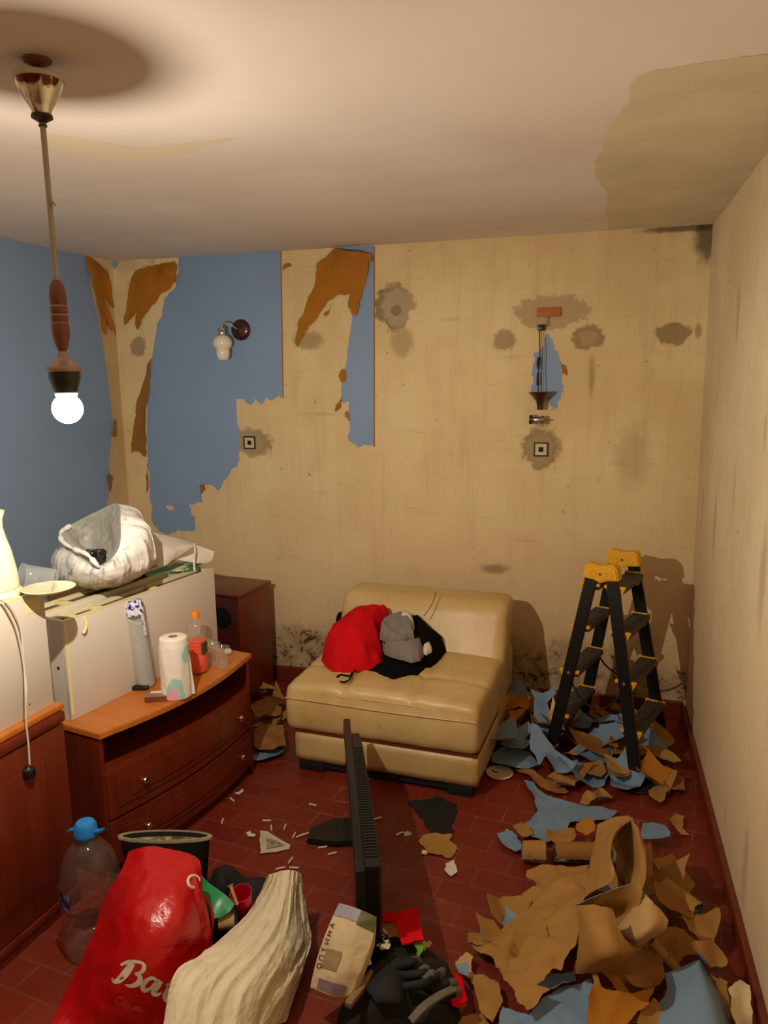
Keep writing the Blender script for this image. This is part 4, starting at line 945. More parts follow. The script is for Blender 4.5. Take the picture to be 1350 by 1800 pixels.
# ------------------------------------------------------------------ helpers for soft things given as (px, py, depth Y)
from mathutils.bvhtree import BVHTree
def Y3(q): return ony(q[0], q[1], q[2]) if len(q) == 3 else onz(q[0], q[1], q[3])
def ringloft(name, rings, m, n=60, mm=96, disp=.006, ds=14, seed=0, parent=None, fold=0):
    R_ = [[Y3(q) for q in r] for r in rings]
    def closed(r, k):
        L_ = len(r); ext = r[-2:]+r+r[:3]; c = cat(ext, (len(ext)-1)*12+1); c = c[24:24+12*L_+1]
        return [c[int(i*(len(c)-1)/k)] for i in range(k)]
    rows = [closed(r, mm) for r in R_]
    cols = [cat([r[j] for r in rows], n) for j in range(mm)]
    V3 = []; ctr = sum((p for r in R_ for p in r), Vector())/sum(len(r) for r in R_)
    for i in range(n):
        for j in range(mm):
            p = cols[j][i]; a = cols[(j+1) % mm][i]-cols[j-1][i]; b = cols[j][min(i+1, n-1)]-cols[j][max(i-1, 0)]; nn = a.cross(b)
            nn = nn.normalized() if nn.length > 1e-9 else Vector((0, 0, 1)); q = p*ds+Vector((seed, seed*2, 0))
            V3.append(p+nn*disp*min(1, 5*(1-i/(n-1)), 5*i/(n-1)+.3*(seed != 5))*((1-2*abs(noise.noise(q)))+.4*(1-2*abs(noise.noise(q*2.3))))+nn*fold*min(1, 4*(1-i/(n-1)))*min(1, .2+i/n)*(1-2.6*abs(noise.noise(Vector((3.2*math.cos(2*PI*j/mm), 3.2*math.sin(2*PI*j/mm), i/n*1.3+7))))))
    Fc = [(i*mm+j, i*mm+(j+1) % mm, (i+1)*mm+(j+1) % mm, (i+1)*mm+j) for i in range(n-1) for j in range(mm)]
    bm = B(); v = [bm.verts.new(p) for p in V3]
    for f in Fc: bm.faces.new([v[i] for i in f])
    return obj(name, bm, m, parent, world=parent is not None, ang=80)
def bvh(G):
    n, m = len(G), len(G[0]); V = [G[i][j] for i in range(n) for j in range(m)]
    return BVHTree.FromPolygons(V, [(i*m+j, i*m+j+1, (i+1)*m+j+1, (i+1)*m+j) for i in range(n-1) for j in range(m-1)])
def stroke(bm, tree, pts, wpx, res=16, off=.0022):
    """flat painted stroke laid on a surface; pts in photo pixels, width in pixels (number or per-point list)"""
    P = cat([Vector((a, b, 0)) for a, b in pts], res); Wd = wpx if isinstance(wpx, (list, tuple)) else [wpx]*2
    prev = None
    for i, p in enumerate(P):
        t = P[min(i+1, res-1)]-P[max(i-1, 0)]; t.normalize(); s = Vector((-t.y, t.x, 0)); f = i/(res-1)*(len(Wd)-1); k = min(int(f), len(Wd)-2); ww = Wd[k]+(Wd[k+1]-Wd[k])*(f-k)
        pr = []
        for sg in (-1, 1):
            q = p+s*sg*ww/2; d = W(q.x, q.y); h = tree.ray_cast(CAM, d)
            if h[0] is None: pr = None; break
            pr.append(h[0]-d*off)
        if pr is None: prev = None; continue
        cur = [bm.verts.new(x) for x in pr]
        if prev: bm.faces.new((prev[0], prev[1], cur[1], cur[0]))
        prev = cur
    return bm
def subpatch(G, i0, i1, j0, j1, name, m, parent, off=.0015):
    n, mm = len(G), len(G[0]); a, b, c, d = int(i0*(n-1)), int(i1*(n-1)), int(j0*(mm-1)), int(j1*(mm-1)); V3 = []
    for i in range(a, b+1):
        for j in range(c, d+1):
            p = G[i][j]; V3.append(p+(CAM-p).normalized()*off)
    k = d-c+1; Fc = [(i*k+j, i*k+j+1, (i+1)*k+j+1, (i+1)*k+j) for i in range(b-a) for j in range(k-1)]
    return obj(name, ([tuple(v) for v in V3], Fc), m, parent, world=True, ang=80)

# ------------------------------------------------------------------ white carrier bag on the panels
wbm = N('white_bag_film'); v = wbm.coord(); s_ = wbm.add('ShaderNodeSeparateXYZ'); wbm.link(v, s_.inputs[0])
low = wbm.ramp(s_.outputs[2], 1.03, 1.0); g1 = wbm.ramp(wbm.noise(v, 11, 2, .4), .54, .57); g2 = wbm.ramp(wbm.noise(v, 19, 1, .4), .60, .63)
c = wbm.mix(wbm.math('MULTIPLY', low, g1), lin('#dcd9d4'), lin('#98a83c')); c = wbm.mix(wbm.math('MULTIPLY', low, g2), c, lin('#cfa24c'))
wbm.set(col=c, rough=.35, spec=.5)
vv_ = wbm.coord('Object', (1, 1, .6)); wbm.bump(wbm.math('ABSOLUTE', wbm.math('SUBTRACT', wbm.noise(vv_, 7, 2, .5, 1.0), .5)), .6, .03)
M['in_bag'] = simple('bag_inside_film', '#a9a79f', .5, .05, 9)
bag = thing('carrier_bag', 'white plastic carrier bag with green flower print and open mouth, on the white panels', 'bag', onz(168, 1036, .928))
rb = [[(100, 1024, 2.62), (120, 1031, 2.52), (165, 1036, 2.46), (212, 1030, 2.5), (252, 1008, 2.65), (220, 1000, 2.8), (170, 1000, 2.85), (120, 1005, 2.8)],
      [(90, 1004, 2.58), (110, 1020, 2.42), (165, 1026, 2.36), (225, 1016, 2.40), (270, 990, 2.55), (255, 975, 2.75), (180, 975, 2.8), (108, 985, 2.72)],
      [(93, 980, 2.55), (112, 996, 2.38), (168, 1008, 2.33), (228, 992, 2.37), (272, 962, 2.53), (250, 945, 2.72), (180, 950, 2.78), (112, 962, 2.70)],
      [(108, 952, 2.5), (122, 972, 2.38), (170, 996, 2.335), (218, 970, 2.35), (258, 925, 2.48), (232, 896, 2.64), (178, 908, 2.70), (125, 935, 2.62)],
      [(107, 934, 2.47), (128, 966, 2.37), (173, 995, 2.335), (208, 965, 2.345), (212, 915, 2.42), (206, 885, 2.52), (168, 900, 2.60), (125, 922, 2.56)]]
o = ringloft('bag_body', rb, wbm.m, 70, 160, .004, 15, 3, bag, fold=-.013)
rb2 = [rb[-1], [(128, 945, 2.5), (145, 968, 2.42), (174, 998, 2.40), (199, 972, 2.43), (199, 930, 2.5), (192, 908, 2.58), (164, 918, 2.63), (138, 935, 2.6)],
       [(140, 965, 2.54), (150, 980, 2.47), (175, 1005, 2.45), (196, 985, 2.47), (196, 950, 2.54), (185, 940, 2.60), (165, 945, 2.64), (148, 955, 2.62)],
       [(168, 982, 2.55)]*8]
ringloft('bag_lining', rb2, M['in_bag'], 30, 100, .006, 18, 5, bag)
obj('handle', tube(B(), [Y3(q) for q in ((122, 925, 2.53), (107, 936, 2.46), (110, 952, 2.40), (130, 965, 2.355), (152, 974, 2.325), (166, 988, 2.315), (174, 997, 2.325))], [.010, .011, .010, .008, .009, .008, .007, .006, .005]*4, 10, 36), M['white_pl'], bag, world=True)
cr = N('black_white_wrapper'); v = cr.coord(); cr.set(col=cr.mix(cr.ramp(cr.noise(v, 42, 2, .5, .6), .55, .58), lin('#120f0c'), lin('#cfc8bc')), rough=.4)
pc_ = ony(166, 985, 2.5); o = obj('crumpled_wrapper', lathe(B(), [(0, -.05), (.05, -.04), (.062, -.01), (.05, .02), (.03, .04), (0, .045)], 36, Matrix.Translation(pc_), rfn=lambda a, z: 1+.7*noise.noise(Vector((math.cos(a)*2.2, math.sin(a)*2.2, z*30)))), cr.m, ang=30)
tag(o, 'crumpled black and white wrapper inside the white carrier bag', 'wrapper')
# white folded paper bag, green packet
pb = thing('paper_bag', 'white folded paper bag with a white cord handle, lying on the panels right of the carrier bag', 'bag', onz(300, 995, .93))
pb['label'] = 'white folded paper bag with a cord handle, lying right of the carrier bag'
G = surf([[Y3(q) for q in r] for r in ([(258, 935, 2.78), (290, 942, 2.86), (322, 951, 2.92), (346, 958, 2.95)], [(264, 965, 2.72), (290, 968, 2.76), (320, 962, 2.85), (344, 959, 2.93)], [(272, 993, 2.70), (286, 996, 2.71), (308, 980, 2.80), (342, 960, 2.92)])], 24, 30, .003, 14, 2)
grid_mesh(G, [M['white_pl'], M['white_lam']], 'folded_panel', pb, thick=.002)
G = surf([[Y3(q) for q in r] for r in ([(342, 958, 2.93), (360, 964, 2.96), (376, 970, 2.99)], [(341, 972, 2.90), (355, 980, 2.92), (372, 985, 2.96)], [(312, 984, 2.84), (345, 990, 2.87), (366, 990, 2.92)])], 16, 18, .002, 14, 3)
grid_mesh(G, [M['white_pl'], M['white_lam']], 'side_flap', pb, thick=.002)
obj('cord_handle', tube(B(), [Y3(q) for q in ((342, 956, 2.92), (343, 968, 2.88), (341, 985, 2.84), (342, 1004, 2.825))], .0042, 8, 20), M['white_fab'], pb, world=True)
gp = N('green_printed_packet'); gp.set(col=gp.mix(gp.ramp(gp.noise(gp.coord(), 26, 2, .5), .56, .6), lin('#2f8a2a'), lin('#dfd9b0')), rough=.3)
o = sheet('green_packet', [(240, 1012), (262, 1002), (300, 992), (352, 986), (362, 991), (346, 1001), (300, 1010), (262, 1018)], [gp.m]*2, h0=.930, wr=.008, curl=.01, ws=16, jamp=.1, seed=3, thick=.003)
tag(o, 'green printed packet lying flat beneath the white paper bag', 'packet')
o = obj('yellow_tape', ribbon(B(), [bT @ Vector(q) for q in ((.09, -.002, .362), (.088, -.012, .34), (.080, -.016, .32), (.070, -.012, .305))], .012, .001, (0, -1, 0), 12), M['tape']); tag(o, 'short curl of yellow tape hanging over the front of the white panel', 'tape')

# ------------------------------------------------------------------ big water bottle, tub, red bag, white cloth
bc = Vector((-1.462, 1.815, 0)); wbt = thing('water_bottle', 'large clear plastic water bottle with a blue handle cap, on the floor by the side cabinet', 'bottle', bc)
wbt['label'] = 'large clear water bottle with blue handle cap, standing by the side cabinet'
def wr_(a, z): return 1+.015*math.sin(z*PI*2/.028)*(1 if .05 < z < .33 else 0)+.006*noise.noise(Vector((math.cos(a)*2, math.sin(a)*2, z*20)))
M['pet2'] = clear('thick_clear_plastic', (.97, .965, .95), .06, 1.45, .035)
obj('bottle_body', lathe(B(), [(0, .012), (.03, .006), (.05, .0), (.078, .002), (.088, .012)]+[(.090, .02+.008*i) for i in range(28)]+[(.089, .25), (.086, .275), (.079, .30), (.068, .325), (.055, .345), (.040, .360), (.026, .368), (.024, .385)], 56, rfn=wr_), M['pet2'], wbt, ang=80)
bl = simple('bright_blue_plastic', '#1f7fcf', .35, .05, 8)
obj('bottle_cap', lathe(B(), [(0, .372), (.024, .372), (.034, .380), (.037, .392), (.035, .400), (.034, .404), (.033, .418), (.026, .428), (0, .430)], 32), bl, wbt)
bm = B(); softbox(bm, -.066, .066, -.011, .011, .394, .404, .004, .008, lambda p, nn: Vector((p.x, p.y*(1-.4*abs(p.x)/.07), p.z+.010*(p.x/.06)**3))); obj('cap_handle', bm, bl, wbt)
lb = N('blue_label'); lb.set(col=lb.mix(lb.ramp(lb.noise(lb.coord(), 50, 2), .5, .55), lin('#2b3f86'), lin('#8a93b8')), rough=.3)
V3 = []; 
for i in range(7):
    for j in range(9): a = math.radians(-150+j*7); V3.append((.0925*math.cos(a), .0925*math.sin(a), .185+i*.0095))
obj('bottle_label', (V3, [(i*9+j, i*9+j+1, i*9+j+10, i*9+j+9) for i in range(6) for j in range(8)]), lb.m, wbt)
tc = onz(290, 1470, .25); tub = thing('mortar_tub', 'dark oval tub with a plaster-crusted rim, standing behind the red bag', 'tub', (tc.x, tc.y, 0), math.atan2(.07, .29))
Ov = Matrix.Diagonal((1, .19, 1, 1))
obj('tub_body', lathe(B(), [(0, .004), (.118, .0), (.122, .01), (.150, .235), (.155, .24), (.155, .25), (.150, .252), (.146, .245), (.118, .02), (0, .02)], 56, Ov), simple('dark_grey_plastic', '#232523', .5, .2, 12, .2, 30), tub, ang=60)
obj('rim_crust', lathe(B(), [(.1585, .243), (.1590, .252), (.150, .256), (.144, .250)], 72, Ov, rfn=lambda a, z: 1+.015*noise.noise(Vector((a*9, z*40, 0)))), simple('plaster_crust', '#a99a78', .9, .2, 60), tub, ang=60)
obj('dried_plaster', lathe(B(), [(0, .238), (.05, .240), (.10, .236), (.146, .232)], 60, Ov @ Matrix.Identity(4), rfn=lambda a, z: 1), (lambda n: (n.set(col=n.mix(n.ramp(n.noise(n.coord(), 40, 5), .4, .6), lin('#4a4434'), lin('#a8976c')), rough=.95), n.bump(n.noise(n.coord(), 40, 5), .8, .01), n.m)[-1])(N('dried_plaster')), tub)

rf = N('red_plastic_film'); v = rf.coord(); rf.set(col=rf.mix(rf.noise(v, 5), lin('#c30f14'), lin('#a90b10')), rough=.28, spec=.55); rf.bump(rf.noise(v, 20, 5, .6, .5), .5, .01)
rows = [[(228, 1497, 1.86), (258, 1495, 1.85), (300, 1503, 1.86), (330, 1510, 1.87), (351, 1516, 1.88)],
        [(213, 1535, 1.80), (255, 1540, 1.76), (290, 1545, 1.76), (325, 1548, 1.78), (353, 1548, 1.83)],
        [(182, 1588, 1.76), (235, 1600, 1.67), (285, 1610, 1.66), (325, 1615, 1.69), (354, 1610, 1.78)],
        [(160, 1660, 1.68), (220, 1670, 1.59), (280, 1680, 1.57), (330, 1685, 1.61), (366, 1675, 1.72)],
        [(118, 1745, 1.60), (190, 1750, 1.53), (270, 1755, 1.51), (330, 1762, 1.53), (374, 1750, 1.62)],
        [(84, 1812, 0, .004), (180, 1822, 0, .004), (260, 1826, 0, .004), (330, 1826, 0, .004), (388, 1812, 0, .004)]]
rows[4] = [(118, 1745, 1.61), (190, 1752, 1.55), (270, 1757, 1.56), (330, 1762, 1.62), (370, 1750, 1.70)]
rows[3] = [(160, 1660, 1.68), (220, 1670, 1.60), (280, 1680, 1.60), (330, 1685, 1.67), (366, 1675, 1.76)]
G = surf([[Y3(q) for q in r] for r in rows], 70, 60, .007, 8, 4)
rbag = thing('shopping_bag', 'glossy red plastic shopping bag with white script lettering, standing in the left foreground', 'bag', onz(240, 1800, 0))
hj, hi = .875, .205
hole = lambda i, j: ((i-hi)/.040)**2+((j-hj)/.088)**2 < 1
grid_mesh(G, [rf.m, rf.m], 'front_panel', rbag, thick=.001, hole=hole, ang=80)
G2 = [[G[i][j]+Vector((.0, .12, .0))*(min(1, 3*min(j/59, 1-j/59))**.6)*min(1, .15+i/35) for j in range(60)] for i in range(70)]
G2 = [[Vector((p.x, p.y, max(p.z, .004))) for p in r] for r in G2]
grid_mesh([list(reversed(r)) for r in G2], [rf.m, rf.m], 'back_panel', rbag, thick=.001, ang=80)
def Gp(G, i, j): 
    n, m = len(G)-1, len(G[0])-1; return G[min(n, max(0, round(i*n)))][min(m, max(0, round(j*m)))]
ring = []
for k in range(25):
    a = 2*PI*k/24; fi, fj = (hi+.040*math.sin(a))*69, (hj+.088*math.cos(a))*59; i0, j0 = int(fi), int(fj); u, v_ = fi-i0, fj-j0; j0 = min(j0, 58)
    p = G[i0][j0].lerp(G[i0][j0+1], v_).lerp(G[i0+1][j0].lerp(G[i0+1][j0+1], v_), u); ring.append(p+(CAM-p).normalized()*.005)
bm = tube(B(), ring, .0045, 8, cap=False); obj('handle_rim', bm, simple('pink_white_rim', '#e6cfc4', .4), rbag, world=True)
obj('side_handle', tube(B(), [Y3(q) for q in ((352, 1572, 1.86), (368, 1590, 1.87), (373, 1618, 1.86), (370, 1645, 1.84), (360, 1668, 1.80))], [.006]*24, 8, 24), rf.m, rbag, world=True)
tree = bvh(G)
def lt(pts, wpx, res=20):
    stroke(LB_, tree, [(180+x/7.5, 1660+y/7.5) for x, y in pts], wpx, res)
LB_ = B()
lt([(240, 275), (330, 235), (440, 228), (530, 250), (550, 310), (510, 370), (430, 395)], [4, 7, 6, 5, 8, 7, 4], 26)
lt([(400, 250), (350, 320), (290, 400), (220, 470), (150, 490), (125, 440)], [10, 13, 14, 12, 6, 2], 26)
lt([(430, 385), (490, 420), (490, 490), (430, 535), (360, 550), (300, 530)], [4, 8, 11, 9, 6, 2], 22)
lt([(720, 480), (660, 445), (580, 480), (530, 560), (560, 610), (630, 580), (700, 500)], [4, 6, 8, 9, 8, 5, 4], 26)
lt([(770, 480), (720, 560), (670, 630), (710, 665), (780, 640)], [10, 11, 9, 8, 3], 18)
lt([(960, 450), (900, 560), (830, 680), (850, 740), (930, 720)], [9, 11, 10, 8, 3], 18)
lt([(840, 540), (920, 520), (1000, 520)], [4, 5, 4], 8)
obj('bag_lettering', LB_, simple('off_white_print', '#d9cbb0', .4), rbag, world=True)
LB_ = B()
lt([(225, 700), (180, 730), (195, 785), (250, 790), (280, 745), (260, 705), (225, 700)], 1.3, 18)
lt([(300, 770), (290, 820), (320, 845), (345, 820), (330, 790), (300, 800)], 1.2, 14); lt([(300, 770), (330, 750)], 1.2, 4)
lt([(365, 800), (375, 845), (405, 850)], 1.2, 8); lt([(425, 815), (400, 860), (380, 880)], 1.2, 8)
lt([(440, 825), (432, 870), (465, 880), (470, 855), (440, 850)], 1.2, 10); lt([(440, 825), (468, 832), (462, 852)], 1.2, 8)
lt([(500, 835), (492, 885), (520, 890), (528, 868), (500, 860)], 1.2, 10)
obj('small_lettering', LB_, simple('pink_print', '#c9645c', .4), rbag, world=True)

cl = N('crinkled_cream_cloth'); v = cl.coord('Object', (1, 1, 1)); cl.set(col=cl.mix(cl.noise(v, 6), lin('#e2d6ba'), lin('#d0c1a0')), rough=.85, spec=.15)
cv = cl.add('ShaderNodeMapping'); cv.inputs['Rotation'].default_value = (0, 0, .75); cv.inputs['Scale'].default_value = (26, 5, 14); cl.link(cl.add('ShaderNodeTexCoord').outputs['Object'], cv.inputs[0])
cl.bump(cl.noise(cv.outputs[0], 1.5, 6, .6, .8), .8, .012)
rows = [[(472, 1538, 2.05), (494, 1531, 2.04), (514, 1530, 2.05), (528, 1536, 2.08)],
        [(446, 1592, 1.98), (478, 1590, 1.93), (508, 1588, 1.94), (529, 1594, 2.02)],
        [(404, 1638, 1.82), (448, 1642, 1.78), (500, 1640, 1.84), (541, 1645, 1.94)],
        [(350, 1680, 1.63), (408, 1692, 1.62), (478, 1690, 1.70), (530, 1690, 1.84)],
        [(306, 1714, 1.50), (368, 1742, 1.50), (446, 1748, 1.56), (515, 1742, 1.77)],
        [(286, 1812, 1.40), (350, 1825, 1.40), (430, 1822, 1.47), (502, 1795, 0, .01)]]
o = pillow('crumpled_cloth', [[Y3(q) for q in r] for r in rows], (.02, .06, -.07), cl.m, 90, 80, .004, 15, 9, fold=.012, ff=7)
for v_ in o.data.vertices:
    if v_.co.z+o.location.z < .003: v_.co.z = .003-o.location.z
tag(o, 'large crinkled cream-white cloth draped beside the red bag in the foreground', 'cloth')

# ------------------------------------------------------------------ black bag with tools between red bag and cloth
o = mound('black_bag', [(362, 1575), (357, 1545, .05), (362, 1522, .10), (378, 1511, .14), (400, 1510, .15), (420, 1518, .14), (436, 1532, .12), (452, 1537, .10), (472, 1535, .10), (492, 1548, .04), (490, 1600), (450, 1660), (400, 1700), (365, 1690)], M['blackm'], ctrl=[(390, 1540, .17), (430, 1560, .10), (400, 1600, .06), (470, 1560, .09), (430, 1620, .04)], seed=21, wr=.02, ws=7, edge=.05); tag(o, 'matte black crumpled bag on the floor behind the red bag', 'bag')
o = sheet('green_folder', [(350, 1535, .17), (366, 1552, .18), (395, 1573, .17), (413, 1590, .15), (404, 1604, .14), (388, 1614, .13), (370, 1618, .13), (360, 1600, .14), (352, 1570, .16)], [simple('green_plastic_sheet', '#1d8a4c', .35, .05, 8)]*2, h0=.15, ctrl=[(380, 1590, .16)], wr=.004, curl=.0, jamp=0, thick=.002, seed=5); tag(o, 'green plastic folder sticking out between the red bag and the black bag', 'folder')
p = onz(430, 1600, .085); rc = obj('red_cup', lathe(B(), [(0, .002), (.026, 0), (.034, .075), (.035, .078), (.033, .078), (.025, .004)], 32, Matrix.Translation(p) @ Matrix.Rotation(.25, 4, 'X')), simple('red_pink_plastic', '#c4122e', .35, .05, 9)); tag(rc, 'small open red plastic cup beside the crumpled white cloth', 'cup')
o = obj('wooden_stick', tube(B(), [onz(405, 1556, .20), onz(409, 1568, .185), onz(417, 1590, .15)], [.012, .006, .005, .005, .005, .005, .005, .005], 8, 8), M['kraftL']); tag(o, 'short pale wooden stick with a wider tip on the black bag', 'stick')
o = obj('paper_roll', tube(B(), [onz(384, 1622, .10), onz(412, 1618, .10)], .022, 16, 4), M['kraftL']); tag(o, 'small tan paper roll peeking out below the green folder', 'paper roll')

# ------------------------------------------------------------------ plaster sack leaning on the television
sk = thing('plaster_sack', 'crumpled beige printed paper sack leaning against the near end of the television', 'sack', onz(590, 1745, 0))
rows = [[(597, 1588, 1.86), (630, 1598, 1.835), (664, 1612, 1.815)], [(576, 1635, 1.80), (612, 1645, 1.775), (652, 1662, 1.775)], [(557, 1690, 1.75), (595, 1700, 1.72), (632, 1712, 1.73)], [(547, 1735, 1.72), (578, 1748, 1.69), (616, 1752, 1.70)]]
G = surf([[Y3(q) for q in r] for r in rows], 40, 30, .005, 12, 6)
skm = simple('beige_sack_paper', '#c9b48c', .8, .10, 14, .5, 40, bd=.006)
o = pillow('sack_body', [[Y3(q) for q in r] for r in rows], (.02, .02, -.06), skm, 40, 30, .005, 12, 6, sk)
subpatch(G, 0, .17, 0, .62, 'lilac_band', simple('lilac_print', '#9a91a4', .6), sk, .003); subpatch(G, .02, .2, .62, 1, 'olive_band', simple('olive_print', '#55541a', .6), sk, .003)
subpatch(G, .52, .72, .15, .5, 'brown_block', simple('brown_print', '#967a58', .7), sk, .003); subpatch(G, .86, .98, .2, .85, 'violet_band', simple('violet_print', '#806a72', .7), sk, .003)
tr2 = bvh(G); bm = B()
def s8(pts, w_=1.3): stroke(bm, tr2, pts, w_, 10, .0045)
for k, g in enumerate('ОПТИМА'):
    bx, by = 556+k*4.6, 1700-k*14.2; ux, uy = .32, -.95   # reading upward along the left edge
    def P_(a, b): return (bx+ux*a*9+b*(-uy)*-1*6*-1*.0+b*7, by+uy*a*9+b*2)
    sh = {'О': [[(.0, .1), (.0, .9), (.8, .9), (.8, .1), (.0, .1)]], 'П': [[(0, 1), (0, 0), (.8, 0), (.8, 1)]], 'Т': [[(.4, 1), (.4, 0)], [(0, 0), (.8, 0)]], 'И': [[(0, 0), (0, 1), (.8, 0), (.8, 1)]], 'М': [[(0, 1), (0, 0), (.4, .6), (.8, 0), (.8, 1)]], 'А': [[(0, 1), (.4, 0), (.8, 1)], [(.2, .6), (.6, .6)]]}[g]
    for pl in sh: s8([P_(a, b) for a, b in pl])
obj('sack_lettering', bm, simple('dark_print', '#3a1a16', .6), sk, world=True)

# ------------------------------------------------------------------ gloves, rags and offcuts in the middle foreground
o = mound('black_rag_pile', [(672, 1640, .08), (655, 1655, .06), (640, 1690, .04), (622, 1740), (600, 1770), (592, 1800), (600, 1835), (700, 1850), (800, 1835), (815, 1800), (806, 1760, .02), (800, 1720, .03), (792, 1695, .05), (770, 1672, .07), (745, 1652, .08), (700, 1640, .09)], M['blackm'], ctrl=[(700, 1690, .14), (740, 1720, .13), (660, 1740, .09), (690, 1770, .10), (760, 1770, .08)], seed=31, wr=.03, ws=8, edge=.05); tag(o, 'heap of black rags on the floor in the middle foreground', 'rags')
def glove(name, label, palm, fingers, z, thick):
    t = thing(name, label, 'glove', onz(palm[0][0], palm[0][1], 0))
    o = mound('palm', palm, M['blackm'], base=z, ctrl=[(sum(p[0] for p in palm)/len(palm), sum(p[1] for p in palm)/len(palm), z+thick)], seed=41, wr=.006, ws=14, edge=.03, parent=t)
    for k, f in enumerate(fingers):
        P = [onz(*q) for q in f]; obj('finger', tube(B(), P, [.011, .012, .012, .012, .012, .012, .0115, .011, .009, .005], 12, 10), M['blackm'], t, world=True)
        q = [P[-2].lerp(P[-1], .1), P[-2].lerp(P[-1], .6), P[-1]+(P[-1]-P[-2])*.04]; o = obj('fingertip', tube(B(), q, [.0128, .0132, .013, .0125, .011, .006], 12, 6), simple('grey_rubber', '#5d5a56', .5, .3, 30), t, world=True); o['label'] = 'grey rubber-coated fingertip'
    return t
glove('work_glove', 'black work glove with grey rubber fingertips lying on the black rags', [(650, 1700, .13), (670, 1680, .14), (700, 1690, .14), (720, 1720, .14), (705, 1760, .13), (660, 1760, .13), (640, 1730, .13)],
      [[(700, 1700, .15), (722, 1692, .17), (738, 1672+16, .16)], [(710, 1715, .15), (738, 1712, .17), (752, 1700, .17)], [(710, 1735, .15), (745, 1728, .165), (762, 1708, .17)]], .125, .03)
glove('work_glove', 'second black work glove with grey fingertips, nearer the brown wallpaper', [(720, 1760, .10), (745, 1735, .11), (775, 1740, .11), (790, 1765, .10), (770, 1800, .09), (730, 1800, .09)],
      [[(760, 1745, .12), (785, 1728, .13), (803, 1728, .12)], [(770, 1755, .12), (795, 1745, .12), (808, 1742, .11)], [(750, 1740, .12), (765, 1720, .14), (780, 1705, .13)]], .09, .03)
o = obj('grey_cuff_strip', ribbon(B(), [onz(798, 1738, .135), onz(770, 1752, .145), onz(745, 1770, .14), (onz(722, 1795, .12))], .022, .006, (0, 0, 1), 20), simple('dirty_grey_knit', '#6f6656', .9, .3, 40, .5, 80)); tag(o, 'dirty grey knitted strip lying across the second glove', 'strip')
rdm = [M['red_fab'], M['red_fab']]
o = sheet('red_cloth', [(664, 1612, .12), (700, 1604, .14), (733, 1597, .15), (738, 1620, .15), (745, 1655, .14), (722, 1658, .14), (708, 1663, .14), (700, 1640, .14), (694, 1625, .14), (672, 1622, .12)], rdm, h0=.13, wr=.008, curl=.0, cw=.01, jamp=.05, thick=.004, seed=8); tag(o, 'square of bright red cloth on top of the black rags', 'cloth')
o = sheet('red_cloth', [(798, 1710, .05), (812, 1722, .05), (822, 1760, .04), (812, 1776, .04), (795, 1770, .06), (790, 1745, .07), (802, 1740, .06)], rdm, h0=.05, wr=.008, curl=.0, cw=.01, jamp=.05, thick=.004, seed=9); tag(o, 'dark red rag at the right side of the black rags', 'cloth')
o = obj('wood_offcut', box(B(), -.010, .010, -.065, .065, -.008, .008, mat=Matrix.Translation(onz(634, 1738, .125)) @ Matrix.Rotation(math.radians(-15), 4, 'Z'), bev=.002), simple('weathered_wood', '#8a6a48', .8, .2, 30)); tag(o, 'narrow wooden offcut lying between the sack and the gloves', 'wood piece')
bwm = N('black_white_print'); bwm.set(col=bwm.mix(bwm.ramp(bwm.noise(bwm.coord(), 55, 2, .5, .6), .50, .53), lin('#1a1410'), lin('#c9b79a')), rough=.4)
o = sheet('printed_wrapper', [(659, 1645, .14), (674, 1634, .15), (680, 1648, .15), (685, 1670, .14), (672, 1672, .14), (662, 1668, .13)], [bwm.m]*2, h0=.14, wr=.006, curl=.01, seed=12, step=.008); tag(o, 'small black and cream printed wrapper beside the red cloth square', 'wrapper')
o = sheet('tan_card', [(672, 1634, .14), (692, 1625, .15), (700, 1640, .15), (684, 1652, .14)], [M['brown']]*2, h0=.14, wr=.004, curl=.0, seed=13, step=.01); tag(o, 'small tan card tucked under the red cloth square', 'card')
o = sheet('green_scrap', [(728, 1658, .13), (742, 1656, .13), (744, 1672, .12), (737, 1684, .12), (733, 1672, .12)], [simple('lime_green_film', '#5fa02f', .4)]*2, h0=.12, wr=.004, curl=.0, seed=14, step=.008); tag(o, 'small lime-green scrap sticking out of the black rags', 'scrap')
o = sheet('yellow_scrap', [(744, 1652, .12), (756, 1652, .11), (760, 1660, .10), (748, 1672, .11), (742, 1668, .12)], [M['kraftL']]*2, h0=.11, wr=.004, curl=.0, seed=15, step=.008); tag(o, 'small pale yellow scrap beside the lime-green one', 'scrap')
o = obj('white_clip', box(B(), -.008, .008, -.01, .01, 0, .006, mat=Matrix.Translation(onz(647, 1692, .145)) @ Matrix.Rotation(.5, 4, 'Z')), M['white_pl']); tag(o, 'tiny white plastic clip on the first work glove', 'clip')
